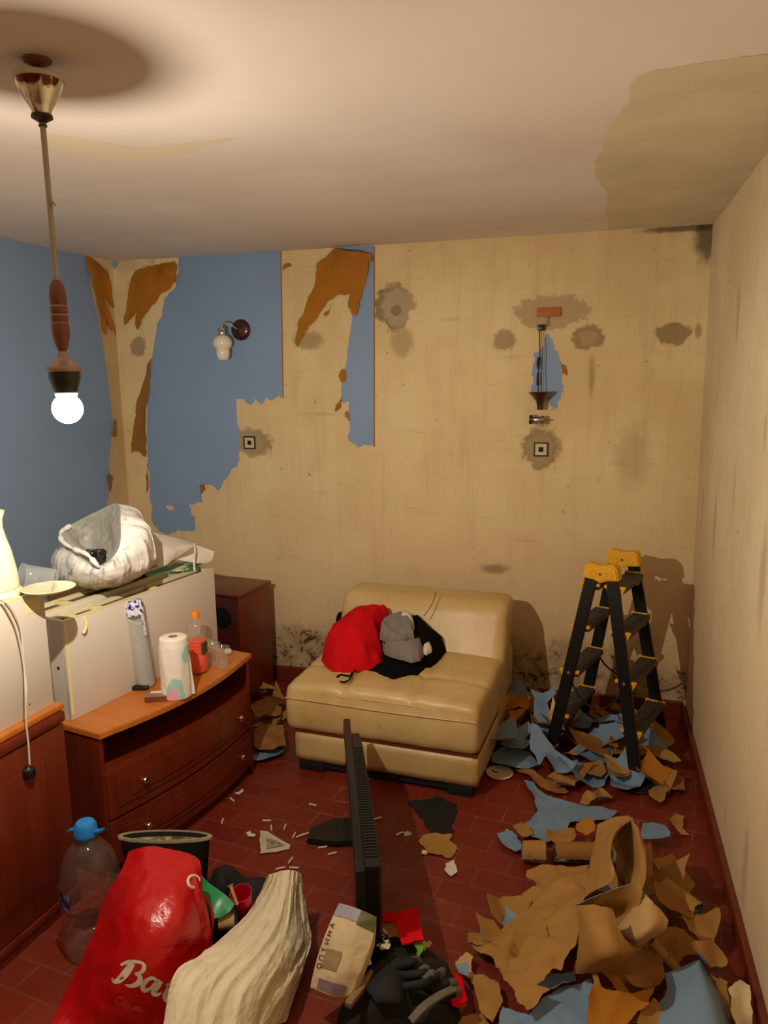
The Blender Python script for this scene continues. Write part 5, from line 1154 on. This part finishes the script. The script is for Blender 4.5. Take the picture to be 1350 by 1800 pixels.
# ------------------------------------------------------------------ bits on the floor
FR = 'white sticks scattered on the floor'
stk = simple('white_stick', '#d9c9b8', .6)
st0 = None; SK = []
for (x, y, a) in ((408, 1407, -.6), (391, 1445, -1.3), (469, 1444, .25), (477, 1457, -1.1), (501, 1455, -1.4), (517, 1470, -1.5), (527, 1471, .95), (550, 1416, -.1), (664, 1440, .6), (567, 1491, .5), (584, 1502, .6), (511, 1514, 1.5), (493, 1528, .6), (517, 1527, .2), (536, 1468, .8), (702, 1467, .9)):
    if st0 is None: o = st0 = obj('white_stick', tube(B(), [(-.017, 0, .004), (.017, 0, .004)], .0038, 8), stk)
    else: o = st0.copy(); COL.objects.link(o)
    p = onz(x, y, 0); o.location = (p.x, p.y, .0005); o.rotation_euler = (0, 0, a); tag(o, 'thin white stick', 'stick', FR); SK.append(o)
for i, o in enumerate(sorted(SK, key=lambda o: (lambda v: v.x/-v.z)(ROT.transposed() @ (o.location-CAM)))): o['label'] = 'thin white stick on the red floor, %s from the left of those scattered there' % 'first second third fourth fifth sixth seventh eighth ninth tenth eleventh twelfth thirteenth fourteenth fifteenth sixteenth'.split()[i]
pz_ = N('printed_sachet'); pz_.set(col=pz_.mix(pz_.ramp(pz_.noise(pz_.coord(), 70, 3), .5, .6), lin('#a3927c'), lin('#6f6356')), rough=.5)
t = thing('paper_sachet', 'torn triangular paper sachet with a grey print, lying on the red floor', 'sachet', onz(480, 1484))
sheet('sachet_paper', [(457, 1463), (471, 1463), (510, 1485), (509, 1493), (458, 1502)], [simple('sachet_paper', '#cfc0a6', .6)]*2, h0=.004, wr=.003, curl=.006, jamp=.05, seed=3, parent=t)
sheet('printed_field', [(467, 1473), (475, 1473), (500, 1485), (469, 1492)], [pz_.m]*2, h0=.0085, wr=.001, curl=0, jamp=0, seed=3, parent=t, thick=.0005)
for ol, lab in (([(431, 1464), (440, 1462), (450, 1468), (446, 1473), (435, 1470)], 'small white paper scrap left of the triangular sachet'), ([(412, 1395), (426, 1387), (428, 1392), (420, 1398)], 'white paper scrap at the right front foot of the dresser'),
                ([(703, 1463), (716, 1461), (724, 1466), (712, 1470)], 'tiny pale scrap on the floor left of the yellow-brown one'), ([(742, 1497), (752, 1496), (750, 1504), (741, 1503)], 'small white chip beside the yellow-brown scrap'),
                ([(782, 1520), (800, 1512), (803, 1535), (792, 1541)], 'thin whitish film on the worn part of the floor'), ([(858, 1626), (872, 1634), (884, 1648), (872, 1642)], 'narrow white sliver at the left tip of the big brown paper')):
    tag(sheet('white_scrap', ol, [M['white_fab']]*2, h0=.003, wr=.003, curl=.004, step=.01, seed=len(lab)), lab, 'scrap')
tag(sheet('rubber_sheet', [(716, 1409), (760, 1404), (770, 1400), (782, 1408), (803, 1413), (801, 1430), (797, 1467), (770, 1470), (756, 1466), (745, 1447), (733, 1428), (722, 1418)], [M['blackm']]*2, h0=.003, wr=.002, curl=.003, seed=5), 'dark torn patch of flooring underlay in front of the armchair', 'underlay')
tag(sheet('yellow_scrap', [(741, 1470), (752, 1467), (795, 1469), (790, 1480), (805, 1493), (794, 1508), (775, 1503), (750, 1502), (738, 1484)], [simple('yellow_brown_paper', '#a67a35', .8, .15, 20)]*2, h0=.004, wr=.003, curl=.005, seed=6), 'flat yellow-brown paper scrap just in front of the dark floor patch', 'scrap')
p = onz(878, 1361, 0); t = thing('saucer', 'small round white lid with a dark mark, on the floor right of the armchair', 'lid', p)
obj('lid_disc', lathe(B(), [(0, .008), (.050, .008), (.058, .012), (.061, .010), (.055, .002), (0, .002)], 40), simple('cream_lid', '#dccbb0', .4), t)
obj('dark_mark', tube(B(), [(-.035, .01, .0092), (-.02, .0, .0092), (-.008, -.006, .0092)], .003, 6, 8), M['black'], t)
p = onz(1120, 1372, 0)
o = obj('rubber_disc', lathe(B(), [(0, .004), (.10, .004), (.115, .012), (.12, .010), (.112, .0), (0, 0)], 40, Matrix.Translation(p), rfn=lambda a, z: 1+.04*math.sin(a*3)), simple('grey_black_rubber', '#2a2b28', .5, .4, 40, .4, 60)); tag(o, 'dark dusty rubber disc under the nearest foot of the step ladder', 'disc')

# ------------------------------------------------------------------ torn wallpaper
KK = {'b': [M['blueF'], M['kraft']], 'k': [M['kraft'], M['blueF']], 'o': [M['brownO'], M['kraft']], 'l': [M['kraftL'], M['blueF']], 'n': [M['brown'], M['blueF']], 'c': [M['cream'], M['kraft']]}
sid = [50]
def wp_(label, col, ol, h=.02, ctrl=(), group=None, **k):
    sid[0] += 1
    kk = dict(wr=.007, ws=8, curl=.016, cw=.03, step=.014, jamp=.13, jlv=3, jcap=.006); kk.update(k)
    o = sheet('torn_wallpaper', ol, KK[col], h0=h, ctrl=ctrl, seed=sid[0], **kk)
    return tag(o, label, 'wallpaper scrap', group)
# --- random litter layer, then the readable pieces over it
CN = dict(b='blue', k='tan', o='orange-brown', l='pale tan', n='dark brown', c='cream')
ORD = 'first second third fourth fifth sixth seventh eighth ninth tenth eleventh twelfth thirteenth fourteenth fifteenth sixteenth seventeenth eighteenth nineteenth twentieth'.split()
def scrx(p):
    v = ROT.transposed() @ (Vector(p)-CAM); return v.x/-v.z
def litter(n, region, cols, hmax, group, label, seed, size=(.07, .15)):
    r = random.Random(seed); poly = [(onz(a, b, 0).x, onz(a, b, 0).y) for a, b in region]; poly_ = ccw([Vector(p) for p in poly])
    xs = [p[0] for p in poly]; ys = [p[1] for p in poly]; k = 0; g = 0; done = []
    while k < n and g < 4000:
        g += 1; x = r.uniform(min(xs), max(xs)); y = r.uniform(min(ys), max(ys))
        if not inside((x, y), poly_): continue
        if x > XR-.10 or y > D-.10: continue
        s = r.uniform(*size); m = r.randint(4, 6); a0 = r.uniform(0, 6.28); z0 = r.uniform(.006, hmax)
        P = [Vector((s*r.uniform(.55, 1.1)*math.cos(a0+2*PI*i/m), s*r.uniform(.35, .9)*math.sin(a0+2*PI*i/m))) for i in range(m)]
        ro = Matrix.Rotation(r.uniform(0, 6.28), 2); P = [ro @ p for p in P]
        J = jag(ccw(P), .10, 2, r.random(), True, .006); V, Fc = fill(J, .016); ds = edist(V, J); sd = r.uniform(0, 50); tx, ty = r.uniform(-.5, .5), r.uniform(-.5, .5); V3 = []
        fa = r.uniform(0, 6.28); fk = r.uniform(.1, .9)
        for (u, v), d in zip(V, ds):
            c_ = max(0, 1-d/.03); h = .5*s+u*tx+v*ty*.6-.5*s+fk*abs(u*math.cos(fa)+v*math.sin(fa))+.005*ridg(u, v, 10, sd)+.010*c_*c_*max(0, .3+noise.noise(Vector((u*9+sd, v*9, sd)))*1.5)
            V3.append(Vector((u+x, v+y, h)))
        mn = min(p.z for p in V3); V3 = [Vector((min(p.x, XR-.026), min(p.y, D-.026), p.z-mn+z0)) for p in V3]
        sn = sum(((V3[q[1]]-V3[q[0]]).cross(V3[q[2]]-V3[q[0]])).z for q in Fc)
        if sn < 0: Fc = [tuple(reversed(q)) for q in Fc]
        cc_ = r.choice(cols); o = obj('torn_wallpaper', two_sided(V3, Fc, .0012), KK[cc_], ang=50); tag(o, label, 'wallpaper scrap', group); k += 1
        done.append((cc_, o))
    for cc_ in set(c for c, _ in done):
        L_ = sorted([o for c, o in done if c == cc_], key=lambda o: scrx(o.location))
        for i, o in enumerate(L_): o['label'] = '%s %s, %s from left of that colour' % (CN[cc_], label, ORD[i])
litter(20, [(872, 1235), (940, 1200), (1000, 1230), (1010, 1330), (960, 1355), (862, 1345)], 'bbnnko', .10, 'wallpaper litter right of the armchair', 'scrap piled right of the armchair', 3)
litter(26, [(1005, 1245), (1180, 1255), (1200, 1340), (1195, 1390), (1080, 1385), (1010, 1370)], 'bbkklno', .06, 'wallpaper litter under the ladder', 'scrap under the step ladder', 5)
litter(12, [(438, 1215), (500, 1225), (505, 1320), (440, 1330)], 'nnkob', .05, 'wallpaper litter left of the armchair', 'scrap left of the armchair', 8, (.05, .11))
litter(24, [(940, 1540), (1160, 1480), (1230, 1560), (1290, 1720), (1300, 1800), (860, 1800), (850, 1680)], 'kkkob', .05, 'wallpaper litter under the big brown heap', 'scrap at the big heap', 9, (.06, .13))

wp_('blue wallpaper strip leaning up against the back wall, left of the ladder', 'b', [(922, 1194, .27), (978, 1196, .27), (977, 1222, .20), (962, 1236, .16), (976, 1290, .09), (976, 1322, .04), (950, 1300, .06), (938, 1260, .12), (940, 1230, .18), (932, 1212, .22)], .15, jamp=.05, curl=0, wr=.006)
wp_('shadowed blue-grey wallpaper piece by the wall behind the armchair corner', 'b', [(888, 1198, .20), (918, 1200, .22), (932, 1222, .18), (930, 1236, .15), (905, 1232, .14), (884, 1222, .14)], .17)
wp_('crumpled orange-brown wallpaper piece against the armchair right side, upper', 'o', [(876, 1232, .15), (890, 1221, .17), (912, 1224, .17), (932, 1238, .16), (930, 1252, .14), (908, 1250, .15), (888, 1250, .13)], .15, wr=.02, curl=.03)
wp_('crumpled orange-brown wallpaper piece against the armchair right side, lower', 'o', [(896, 1254, .14), (925, 1252, .15), (920, 1264, .13), (906, 1270, .12), (903, 1290, .09), (880, 1296, .08), (878, 1278, .10), (896, 1268, .13)], .12, wr=.02, curl=.03)
wp_('grey-blue folded wallpaper piece left of the pointed blue one', 'b', [(928, 1270, .13), (936, 1282, .12), (918, 1312, .07), (904, 1310, .07), (888, 1302, .07)], .09, wr=.008, jamp=.06)
wp_('pointed blue folded wallpaper shard between armchair and ladder', 'b', [(934, 1272, .16), (946, 1275, .16), (975, 1318, .12), (1014, 1342, .08), (1004, 1356, .06), (982, 1367, .03), (948, 1347, .07), (932, 1318, .10)], .10, jamp=.03, curl=0, wr=.004, ctrl=[(960, 1325, .13)])
wp_('dark curled tip of blue wallpaper right of the pointed shard', 'b', [(990, 1342, .08), (1014, 1340, .07), (1022, 1348, .05), (1000, 1364, .02), (984, 1367, .02)], .04, jamp=.04, wr=.006)
wp_('flat grey-blue wallpaper piece beside the white lid', 'b', [(862, 1330), (885, 1318), (930, 1325), (948, 1345), (925, 1352), (880, 1348), (864, 1342)], .03)
wp_('pale cream wallpaper strip leaning on the left ladder leg', 'c', [(961, 1238, .24), (972, 1222, .27), (980, 1240, .23), (994, 1284, .12), (978, 1291, .10), (970, 1272, .14), (962, 1255, .19)], .18, jamp=.02, curl=0, wr=.003)
wp_('light blue wallpaper piece under the ladder, behind its front right leg', 'b', [(1055, 1268, .07), (1072, 1258, .09), (1096, 1262, .09), (1102, 1300, .05), (1078, 1292, .05), (1052, 1284, .06)], .06)
wp_('blue wallpaper piece lying below the middle of the ladder', 'b', [(1030, 1298), (1070, 1295), (1076, 1308), (1070, 1320), (1044, 1322), (1032, 1312)], .06)
wp_('rounded pale blue wallpaper piece left of the ladder front leg', 'b', [(1052, 1318), (1072, 1314), (1078, 1326), (1070, 1345), (1052, 1347), (1036, 1338)], .05)
wp_('blue-grey pointed wallpaper piece right of the ladder front leg', 'b', [(1118, 1286, .08), (1138, 1279, .10), (1160, 1300, .08), (1184, 1334, .03), (1150, 1326, .04), (1118, 1306, .06)], .06, jamp=.06)
wp_('tan wallpaper corner with a pale edge at the right back ladder leg', 'k', [(1134, 1276, .09), (1150, 1272, .10), (1172, 1286, .08), (1187, 1305, .06), (1174, 1318, .05), (1152, 1302, .07)], .07, jamp=.05)
wp_('long tan wallpaper strip in front of the right ladder side', 'k', [(1118, 1306, .06), (1140, 1312, .07), (1186, 1332, .06), (1198, 1344, .05), (1186, 1352, .04), (1140, 1338, .05), (1118, 1322, .05)], .05, curl=.03)
wp_('tan wallpaper piece left of the ladder front foot', 'k', [(1066, 1344), (1080, 1338), (1104, 1340), (1108, 1362), (1082, 1370), (1068, 1358)], .05)
wp_('small orange-tan square wallpaper bit above the rounded blue one', 'o', [(1072, 1296), (1090, 1298), (1086, 1318), (1070, 1314)], .085)
wp_('curled tan wallpaper strip on the floor between lid and ladder foot', 'k', [(962, 1372), (990, 1362), (1020, 1350), (1055, 1350), (1060, 1356), (1036, 1368), (1012, 1382), (1002, 1396), (970, 1390), (978, 1380)], .02, wr=.02, curl=.03)
wp_('reddish-brown torn strip running from the lid to the blue floor piece', 'n', [(905, 1354), (935, 1358), (955, 1372), (985, 1378), (1000, 1392), (975, 1396), (945, 1380), (925, 1366)], .015)
wp_('two-lobed tan wallpaper scrap in front of the ladder', 'k', [(1018, 1414), (1032, 1402), (1042, 1408), (1052, 1394), (1078, 1404), (1074, 1412), (1046, 1416), (1034, 1420)], .012, curl=.03)
wp_('small tan leaf-shaped scrap right of the ladder foot', 'k', [(1140, 1392), (1158, 1386), (1176, 1394), (1168, 1408), (1160, 1415), (1148, 1408)], .012)
wp_('brown crumpled scrap against the right wall near the ladder', 'n', [(1158, 1370), (1180, 1364), (1202, 1370), (1204, 1392), (1188, 1396), (1170, 1386)], .02)
wp_('lone tan diamond-shaped scrap near the right wall', 'k', [(1176, 1445), (1186, 1432), (1202, 1440), (1200, 1456), (1212, 1470), (1198, 1468), (1186, 1456)], .008)
wp_('largest flat blue wallpaper piece in the middle of the floor', 'b', [(920, 1374), (938, 1375), (948, 1390), (966, 1402), (1010, 1414), (1060, 1420), (1086, 1427), (1074, 1440), (1042, 1446), (1002, 1450), (988, 1466), (962, 1482), (934, 1476), (916, 1458), (936, 1440), (946, 1424), (940, 1405), (926, 1386)], .014, wr=.005, curl=.012, jamp=.1)
wp_('small pale blue scrap at the left tip of the rolled paper', 'b', [(873, 1468), (890, 1461), (908, 1470), (918, 1490), (908, 1501), (888, 1489)], .012)
wp_('small tan scrap between the pale blue scrap and the big blue piece', 'k', [(902, 1456), (914, 1446), (930, 1454), (936, 1468), (920, 1474), (908, 1466)], .03)
wp_('tan flap lying on the near edge of the big blue piece', 'k', [(962, 1470), (975, 1460), (1010, 1458), (1012, 1470), (1000, 1486), (975, 1488), (964, 1482)], .05, curl=.03)
wp_('orange-brown flap beside the tall fold of the brown heap', 'o', [(1012, 1452, .07), (1030, 1438, .10), (1044, 1442, .10), (1046, 1466, .08), (1030, 1474, .06), (1014, 1468, .06)], .08)
# rolled paper tube (brown outside, blue inside)
def rollsheet(name, A, Bq, r0, turns, label, cols, flare=0, a0=0, n=40, m=24):
    A, Bq = Vector(A), Vector(Bq); ax = (Bq-A).normalized(); u = ax.cross(Vector((0, 0, 1))).normalized(); v = u.cross(ax); G = []
    for i in range(n):
        th = a0+i/(n-1)*turns*2*PI; row = []
        for j in range(m):
            f = j/(m-1); r = r0*(1-.18*i/(n-1)*turns)*(1+flare*(f-.5))*(1+.05*noise.noise(Vector((th, f*4, r0*90)))); p = A.lerp(Bq, f)+(u*math.cos(th)+v*math.sin(th))*r
            row.append(p)
        G.append(row)
    mz = min(p.z for r in G for p in r)
    if mz < .004: G = [[p+Vector((0, 0, .004-mz)) for p in r] for r in G]
    o = grid_mesh(G, KK[cols], name, thick=.0015, rim_jag=.5, seed=3); tag(o, label, 'wallpaper scrap'); return o
rollsheet('rolled_wallpaper', onz(918, 1500, .035), onz(958, 1502, .035), .042, .95, 'short rolled tan wallpaper with blue inside, in front of the big blue piece', 'k', .2)
rollsheet('rolled_wallpaper', onz(975, 1500, .035), onz(1060, 1502, .035), .040, .9, 'longer brown wallpaper roll running into the big brown heap', 'n', .1)
rollsheet('rolled_wallpaper', onz(1165, 1560, .10), onz(1225, 1606, .08), .038, .85, 'brown rolled wallpaper end pointing at the right wall', 'k', .1, .6)
rollsheet('rolled_wallpaper', onz(1145, 1655, .12), onz(1190, 1705, .06), .016, .9, 'thin tight tan paper roll above the big blue sheet by the right wall', 'k')

# --- the big heap of brown paper
def big(label, cols, rows, n=44, m=44, disp=.006, ds=10, seed=1, rj=.4, thick=.0016):
    G = surf([[onz(*q) for q in r] for r in rows], n, m, disp, ds, seed)
    G = [[Vector((min(p.x, XR-.03), p.y, max(p.z, .004))) for p in r] for r in G]
    o = grid_mesh(G, KK[cols][::-1], 'torn_wallpaper', thick=thick, rim_jag=rj, seed=seed, ang=50); return tag(o, label, 'wallpaper scrap')
wp_('broad flat wrinkled brown wallpaper sheet at the left of the heap', 'k', [(953, 1528, .05), (925, 1540, .03), (930, 1560, .03), (948, 1572, .04), (918, 1582, .03), (915, 1594, .03), (925, 1600, .03), (900, 1625, .03), (868, 1645, .03), (822, 1652, .02), (828, 1672, .02), (862, 1690, .03), (880, 1722, .04), (905, 1752, .05), (925, 1786, .05), (968, 1752, .06), (942, 1744, .06), (972, 1716, .08), (986, 1718, .09), (1012, 1672, .13), (1016, 1600, .15), (1040, 1570, .14), (1035, 1530, .10), (985, 1524, .07)], .05,
    ctrl=[(975, 1560, .10), (955, 1600, .07), (985, 1620, .13), (945, 1660, .08), (910, 1670, .05), (965, 1690, .11), (930, 1720, .07), (1000, 1560, .12)], wr=.018, ws=7, curl=.012, fine=.0035, step=.011, jcap=.008)
big('tall folded brown wallpaper sheet standing up at the top of the heap, left wing', 'k', [[(1052, 1450, .22), (1075, 1440, .26), (1100, 1436, .28), (1112, 1440, .28)], [(1046, 1480, .20), (1062, 1478, .26), (1075, 1470, .30), (1084, 1462, .30)], [(1036, 1530, .17), (1055, 1525, .23), (1072, 1515, .28), (1070, 1490, .29)], [(1030, 1575, .15), (1050, 1565, .20), (1076, 1550, .26), (1082, 1530, .28)]], seed=61, disp=.003)
big('tall folded brown wallpaper sheet standing up at the top of the heap, right wing', 'k', [[(1104, 1442, .28), (1112, 1440, .29), (1120, 1455, .28), (1128, 1475, .26)], [(1078, 1478, .16), (1100, 1480, .20), (1122, 1490, .26), (1135, 1505, .26)], [(1080, 1500, .10), (1102, 1515, .16), (1124, 1530, .24), (1136, 1540, .25)], [(1088, 1540, .12), (1104, 1556, .20), (1118, 1556, .25), (1130, 1562, .25)]], seed=62, disp=.003)
big('brown wallpaper fold crossing the middle of the heap diagonally', 'k', [[(1012, 1588, .20), (1050, 1572, .24), (1090, 1558, .27), (1126, 1548, .29)], [(1014, 1592, .17), (1052, 1590, .20), (1092, 1582, .22), (1130, 1566, .27)], [(1040, 1602, .14), (1070, 1602, .16), (1100, 1600, .18), (1126, 1592, .23)], [(1070, 1625, .12), (1088, 1630, .13), (1104, 1628, .15), (1118, 1612, .19)]], seed=63, disp=.003)
big('big curled brown wallpaper front roll with a pale rim, centre of the heap', 'k', [[(1014, 1592, .21), (1036, 1592, .25), (1062, 1596, .26), (1076, 1600, .25)], [(1018, 1625, .18), (1040, 1635, .25), (1068, 1640, .27), (1090, 1640, .25)], [(1018, 1670, .14), (1048, 1682, .21), (1084, 1678, .24), (1110, 1666, .22)], [(1008, 1710, .07), (1045, 1708, .11), (1088, 1692, .16), (1128, 1664, .18)]], seed=64, disp=.003)
big('folded tan wallpaper flap with a pale edge at the right of the heap centre', 'l', [[(1132, 1566, .26), (1146, 1585, .25), (1160, 1600, .23), (1174, 1618, .21)], [(1108, 1605, .19), (1126, 1618, .22), (1146, 1628, .23), (1168, 1634, .20)], [(1088, 1632, .15), (1104, 1646, .18), (1122, 1652, .19), (1142, 1650, .18)], [(1096, 1648, .13), (1108, 1656, .14), (1118, 1662, .15), (1130, 1660, .15)]], seed=65, disp=.003)
wp_('flat tan wallpaper square behind the right side of the heap', 'k', [(1146, 1510, .10), (1182, 1506, .10), (1200, 1530, .08), (1222, 1562, .05), (1205, 1582, .05), (1180, 1560, .07), (1158, 1532, .09)], .08, jamp=.04, wr=.008)
wp_('narrow brown folded strip beside the tall fold of the heap', 'n', [(1130, 1485, .14), (1144, 1480, .14), (1148, 1510, .12), (1150, 1545, .12), (1140, 1550, .14), (1132, 1520, .15)], .13)
wp_('long brown strip from the heap toward the right wall, middle', 'n', [(1150, 1552, .16), (1170, 1558, .14), (1200, 1590, .11), (1228, 1608, .08), (1215, 1622, .08), (1180, 1608, .12), (1155, 1580, .15)], .12, wr=.01)
wp_('tan wallpaper piece with a torn tip touching the right wall', 'k', [(1196, 1620, .09), (1230, 1610, .08), (1262, 1598, .07), (1265, 1606, .07), (1256, 1650, .06), (1236, 1664, .05), (1212, 1646, .07)], .08, wr=.010, curl=.02)
wp_('shadowed brown sheet in the lower right of the heap', 'n', [(1140, 1640, .12), (1200, 1640, .09), (1232, 1664, .06), (1225, 1684, .05), (1185, 1700, .05), (1150, 1690, .07), (1130, 1665, .11)], .08, wr=.012)
wp_('dark brown sheet under the front roll of the heap', 'n', [(1040, 1712, .06), (1100, 1690, .08), (1140, 1665, .10), (1166, 1690, .08), (1168, 1730, .06), (1144, 1752, .05), (1120, 1740, .06), (1070, 1722, .06)], .06, wr=.014)
wp_('curled brown cone-shaped piece by the right wall above the blue sheet', 'k', [(1212, 1672, .10), (1228, 1676, .10), (1252, 1680, .09), (1278, 1706, .06), (1268, 1730, .05), (1248, 1728, .07), (1232, 1700, .10)], .09, curl=.04, wr=.012)
big('large blue wallpaper sheet at the bottom right corner', 'b', [[(1170, 1712, .07), (1196, 1702, .08), (1222, 1690, .10), (1230, 1688, .10)], [(1172, 1745, .07), (1205, 1740, .10), (1236, 1728, .12), (1248, 1724, .08)], [(1152, 1775, .05), (1200, 1775, .09), (1250, 1768, .11), (1272, 1760, .05)], [(1148, 1825, .03), (1200, 1830, .07), (1262, 1825, .09), (1290, 1815, .03)]], seed=66, disp=.001, rj=.1)
wp_('pale striped scrap at the foot of the right wall, bottom right', 'c', [(1280, 1745, .08), (1300, 1738, .08), (1316, 1752, .06), (1322, 1790, .04), (1318, 1815, .03), (1300, 1815, .05), (1284, 1780, .07)], .06, curl=.03, wr=.014)
wp_('tan scrap between the blue sheet and the pale striped scrap', 'k', [(1262, 1728, .05), (1280, 1736, .05), (1282, 1760, .05), (1292, 1800, .03), (1276, 1790, .05), (1262, 1752, .06)], .05)
wp_('small pointed tan flap at the left front of the dark brown sheet', 'k', [(1040, 1706, .10), (1050, 1712, .11), (1064, 1740, .09), (1060, 1748, .07), (1044, 1738, .08)], .09, jamp=.05)
wp_('pointed orange-brown strip in the lower middle of the heap', 'o', [(1062, 1720, .08), (1086, 1722, .09), (1118, 1748, .08), (1112, 1758, .06), (1088, 1752, .07)], .08, jamp=.05)
wp_('tan flap with pale torn rim, below the dark brown sheet', 'k', [(1096, 1722, .09), (1134, 1716, .10), (1146, 1742, .09), (1128, 1744, .08), (1110, 1738, .08)], .09, jamp=.06)
wp_('wide orange-tan sheet at the bottom edge of the photo', 'o', [(1042, 1742, .07), (1090, 1756, .08), (1150, 1752, .07), (1140, 1780, .06), (1110, 1800, .05), (1096, 1825, .03), (1030, 1825, .02), (1034, 1780, .05)], .05, wr=.012)
wp_('brown sheet end between the orange-tan and blue sheets at the bottom', 'k', [(1148, 1762, .06), (1168, 1790, .05), (1180, 1825, .03), (1110, 1825, .02), (1122, 1796, .05)], .04)
wp_('wide blue wallpaper piece at the bottom centre', 'b', [(884, 1770), (930, 1790), (970, 1752), (985, 1738), (1038, 1732), (1036, 1770), (1026, 1826), (872, 1826)], .03, wr=.010, jamp=.1)
wp_('dark grey-blue underside piece between the brown sheet and the blue one', 'b', [(958, 1722), (990, 1716), (1014, 1712), (1012, 1730), (970, 1744), (945, 1744)], .05)
wp_('pale kraft strip at the lower left edge of the heap', 'l', [(800, 1694), (818, 1682), (832, 1690), (828, 1706), (842, 1722), (822, 1722), (808, 1710)], .02)
wp_('small grey-blue square scrap beside the black rags', 'b', [(800, 1700), (822, 1696), (824, 1722), (806, 1718)], .05, curl=.01)
wp_('tan crumpled scrap between the heap and the black rags', 'k', [(826, 1722), (850, 1718), (876, 1728), (884, 1760), (866, 1800), (846, 1786), (836, 1756)], .03, wr=.014)
wp_('tan wallpaper corner at the bottom edge beside the black rags', 'k', [(812, 1790), (850, 1780), (862, 1804), (860, 1830), (790, 1830)], .02)
wp_('thin tan lobe at the far left tip of the heap', 'k', [(822, 1655), (846, 1650), (872, 1652), (868, 1668), (840, 1672), (826, 1668)], .03, curl=.02)
# gap beside the dresser
wp_('brown wallpaper sheet on the floor left of the armchair', 'n', [(446, 1288), (470, 1276), (498, 1280), (503, 1316), (480, 1322), (450, 1320)], .05, wr=.012)
wp_('grey-blue wallpaper edge at the left front corner of the armchair', 'b', [(438, 1328), (466, 1322), (492, 1312), (505, 1314), (496, 1326), (468, 1338), (440, 1338)], .02, curl=.015)
wp_('brown crumpled wallpaper strip below the damp wall, left of the armchair', 'n', [(448, 1245), (476, 1238), (496, 1244), (492, 1262), (462, 1268), (446, 1262)], .07, wr=.018, curl=.03)
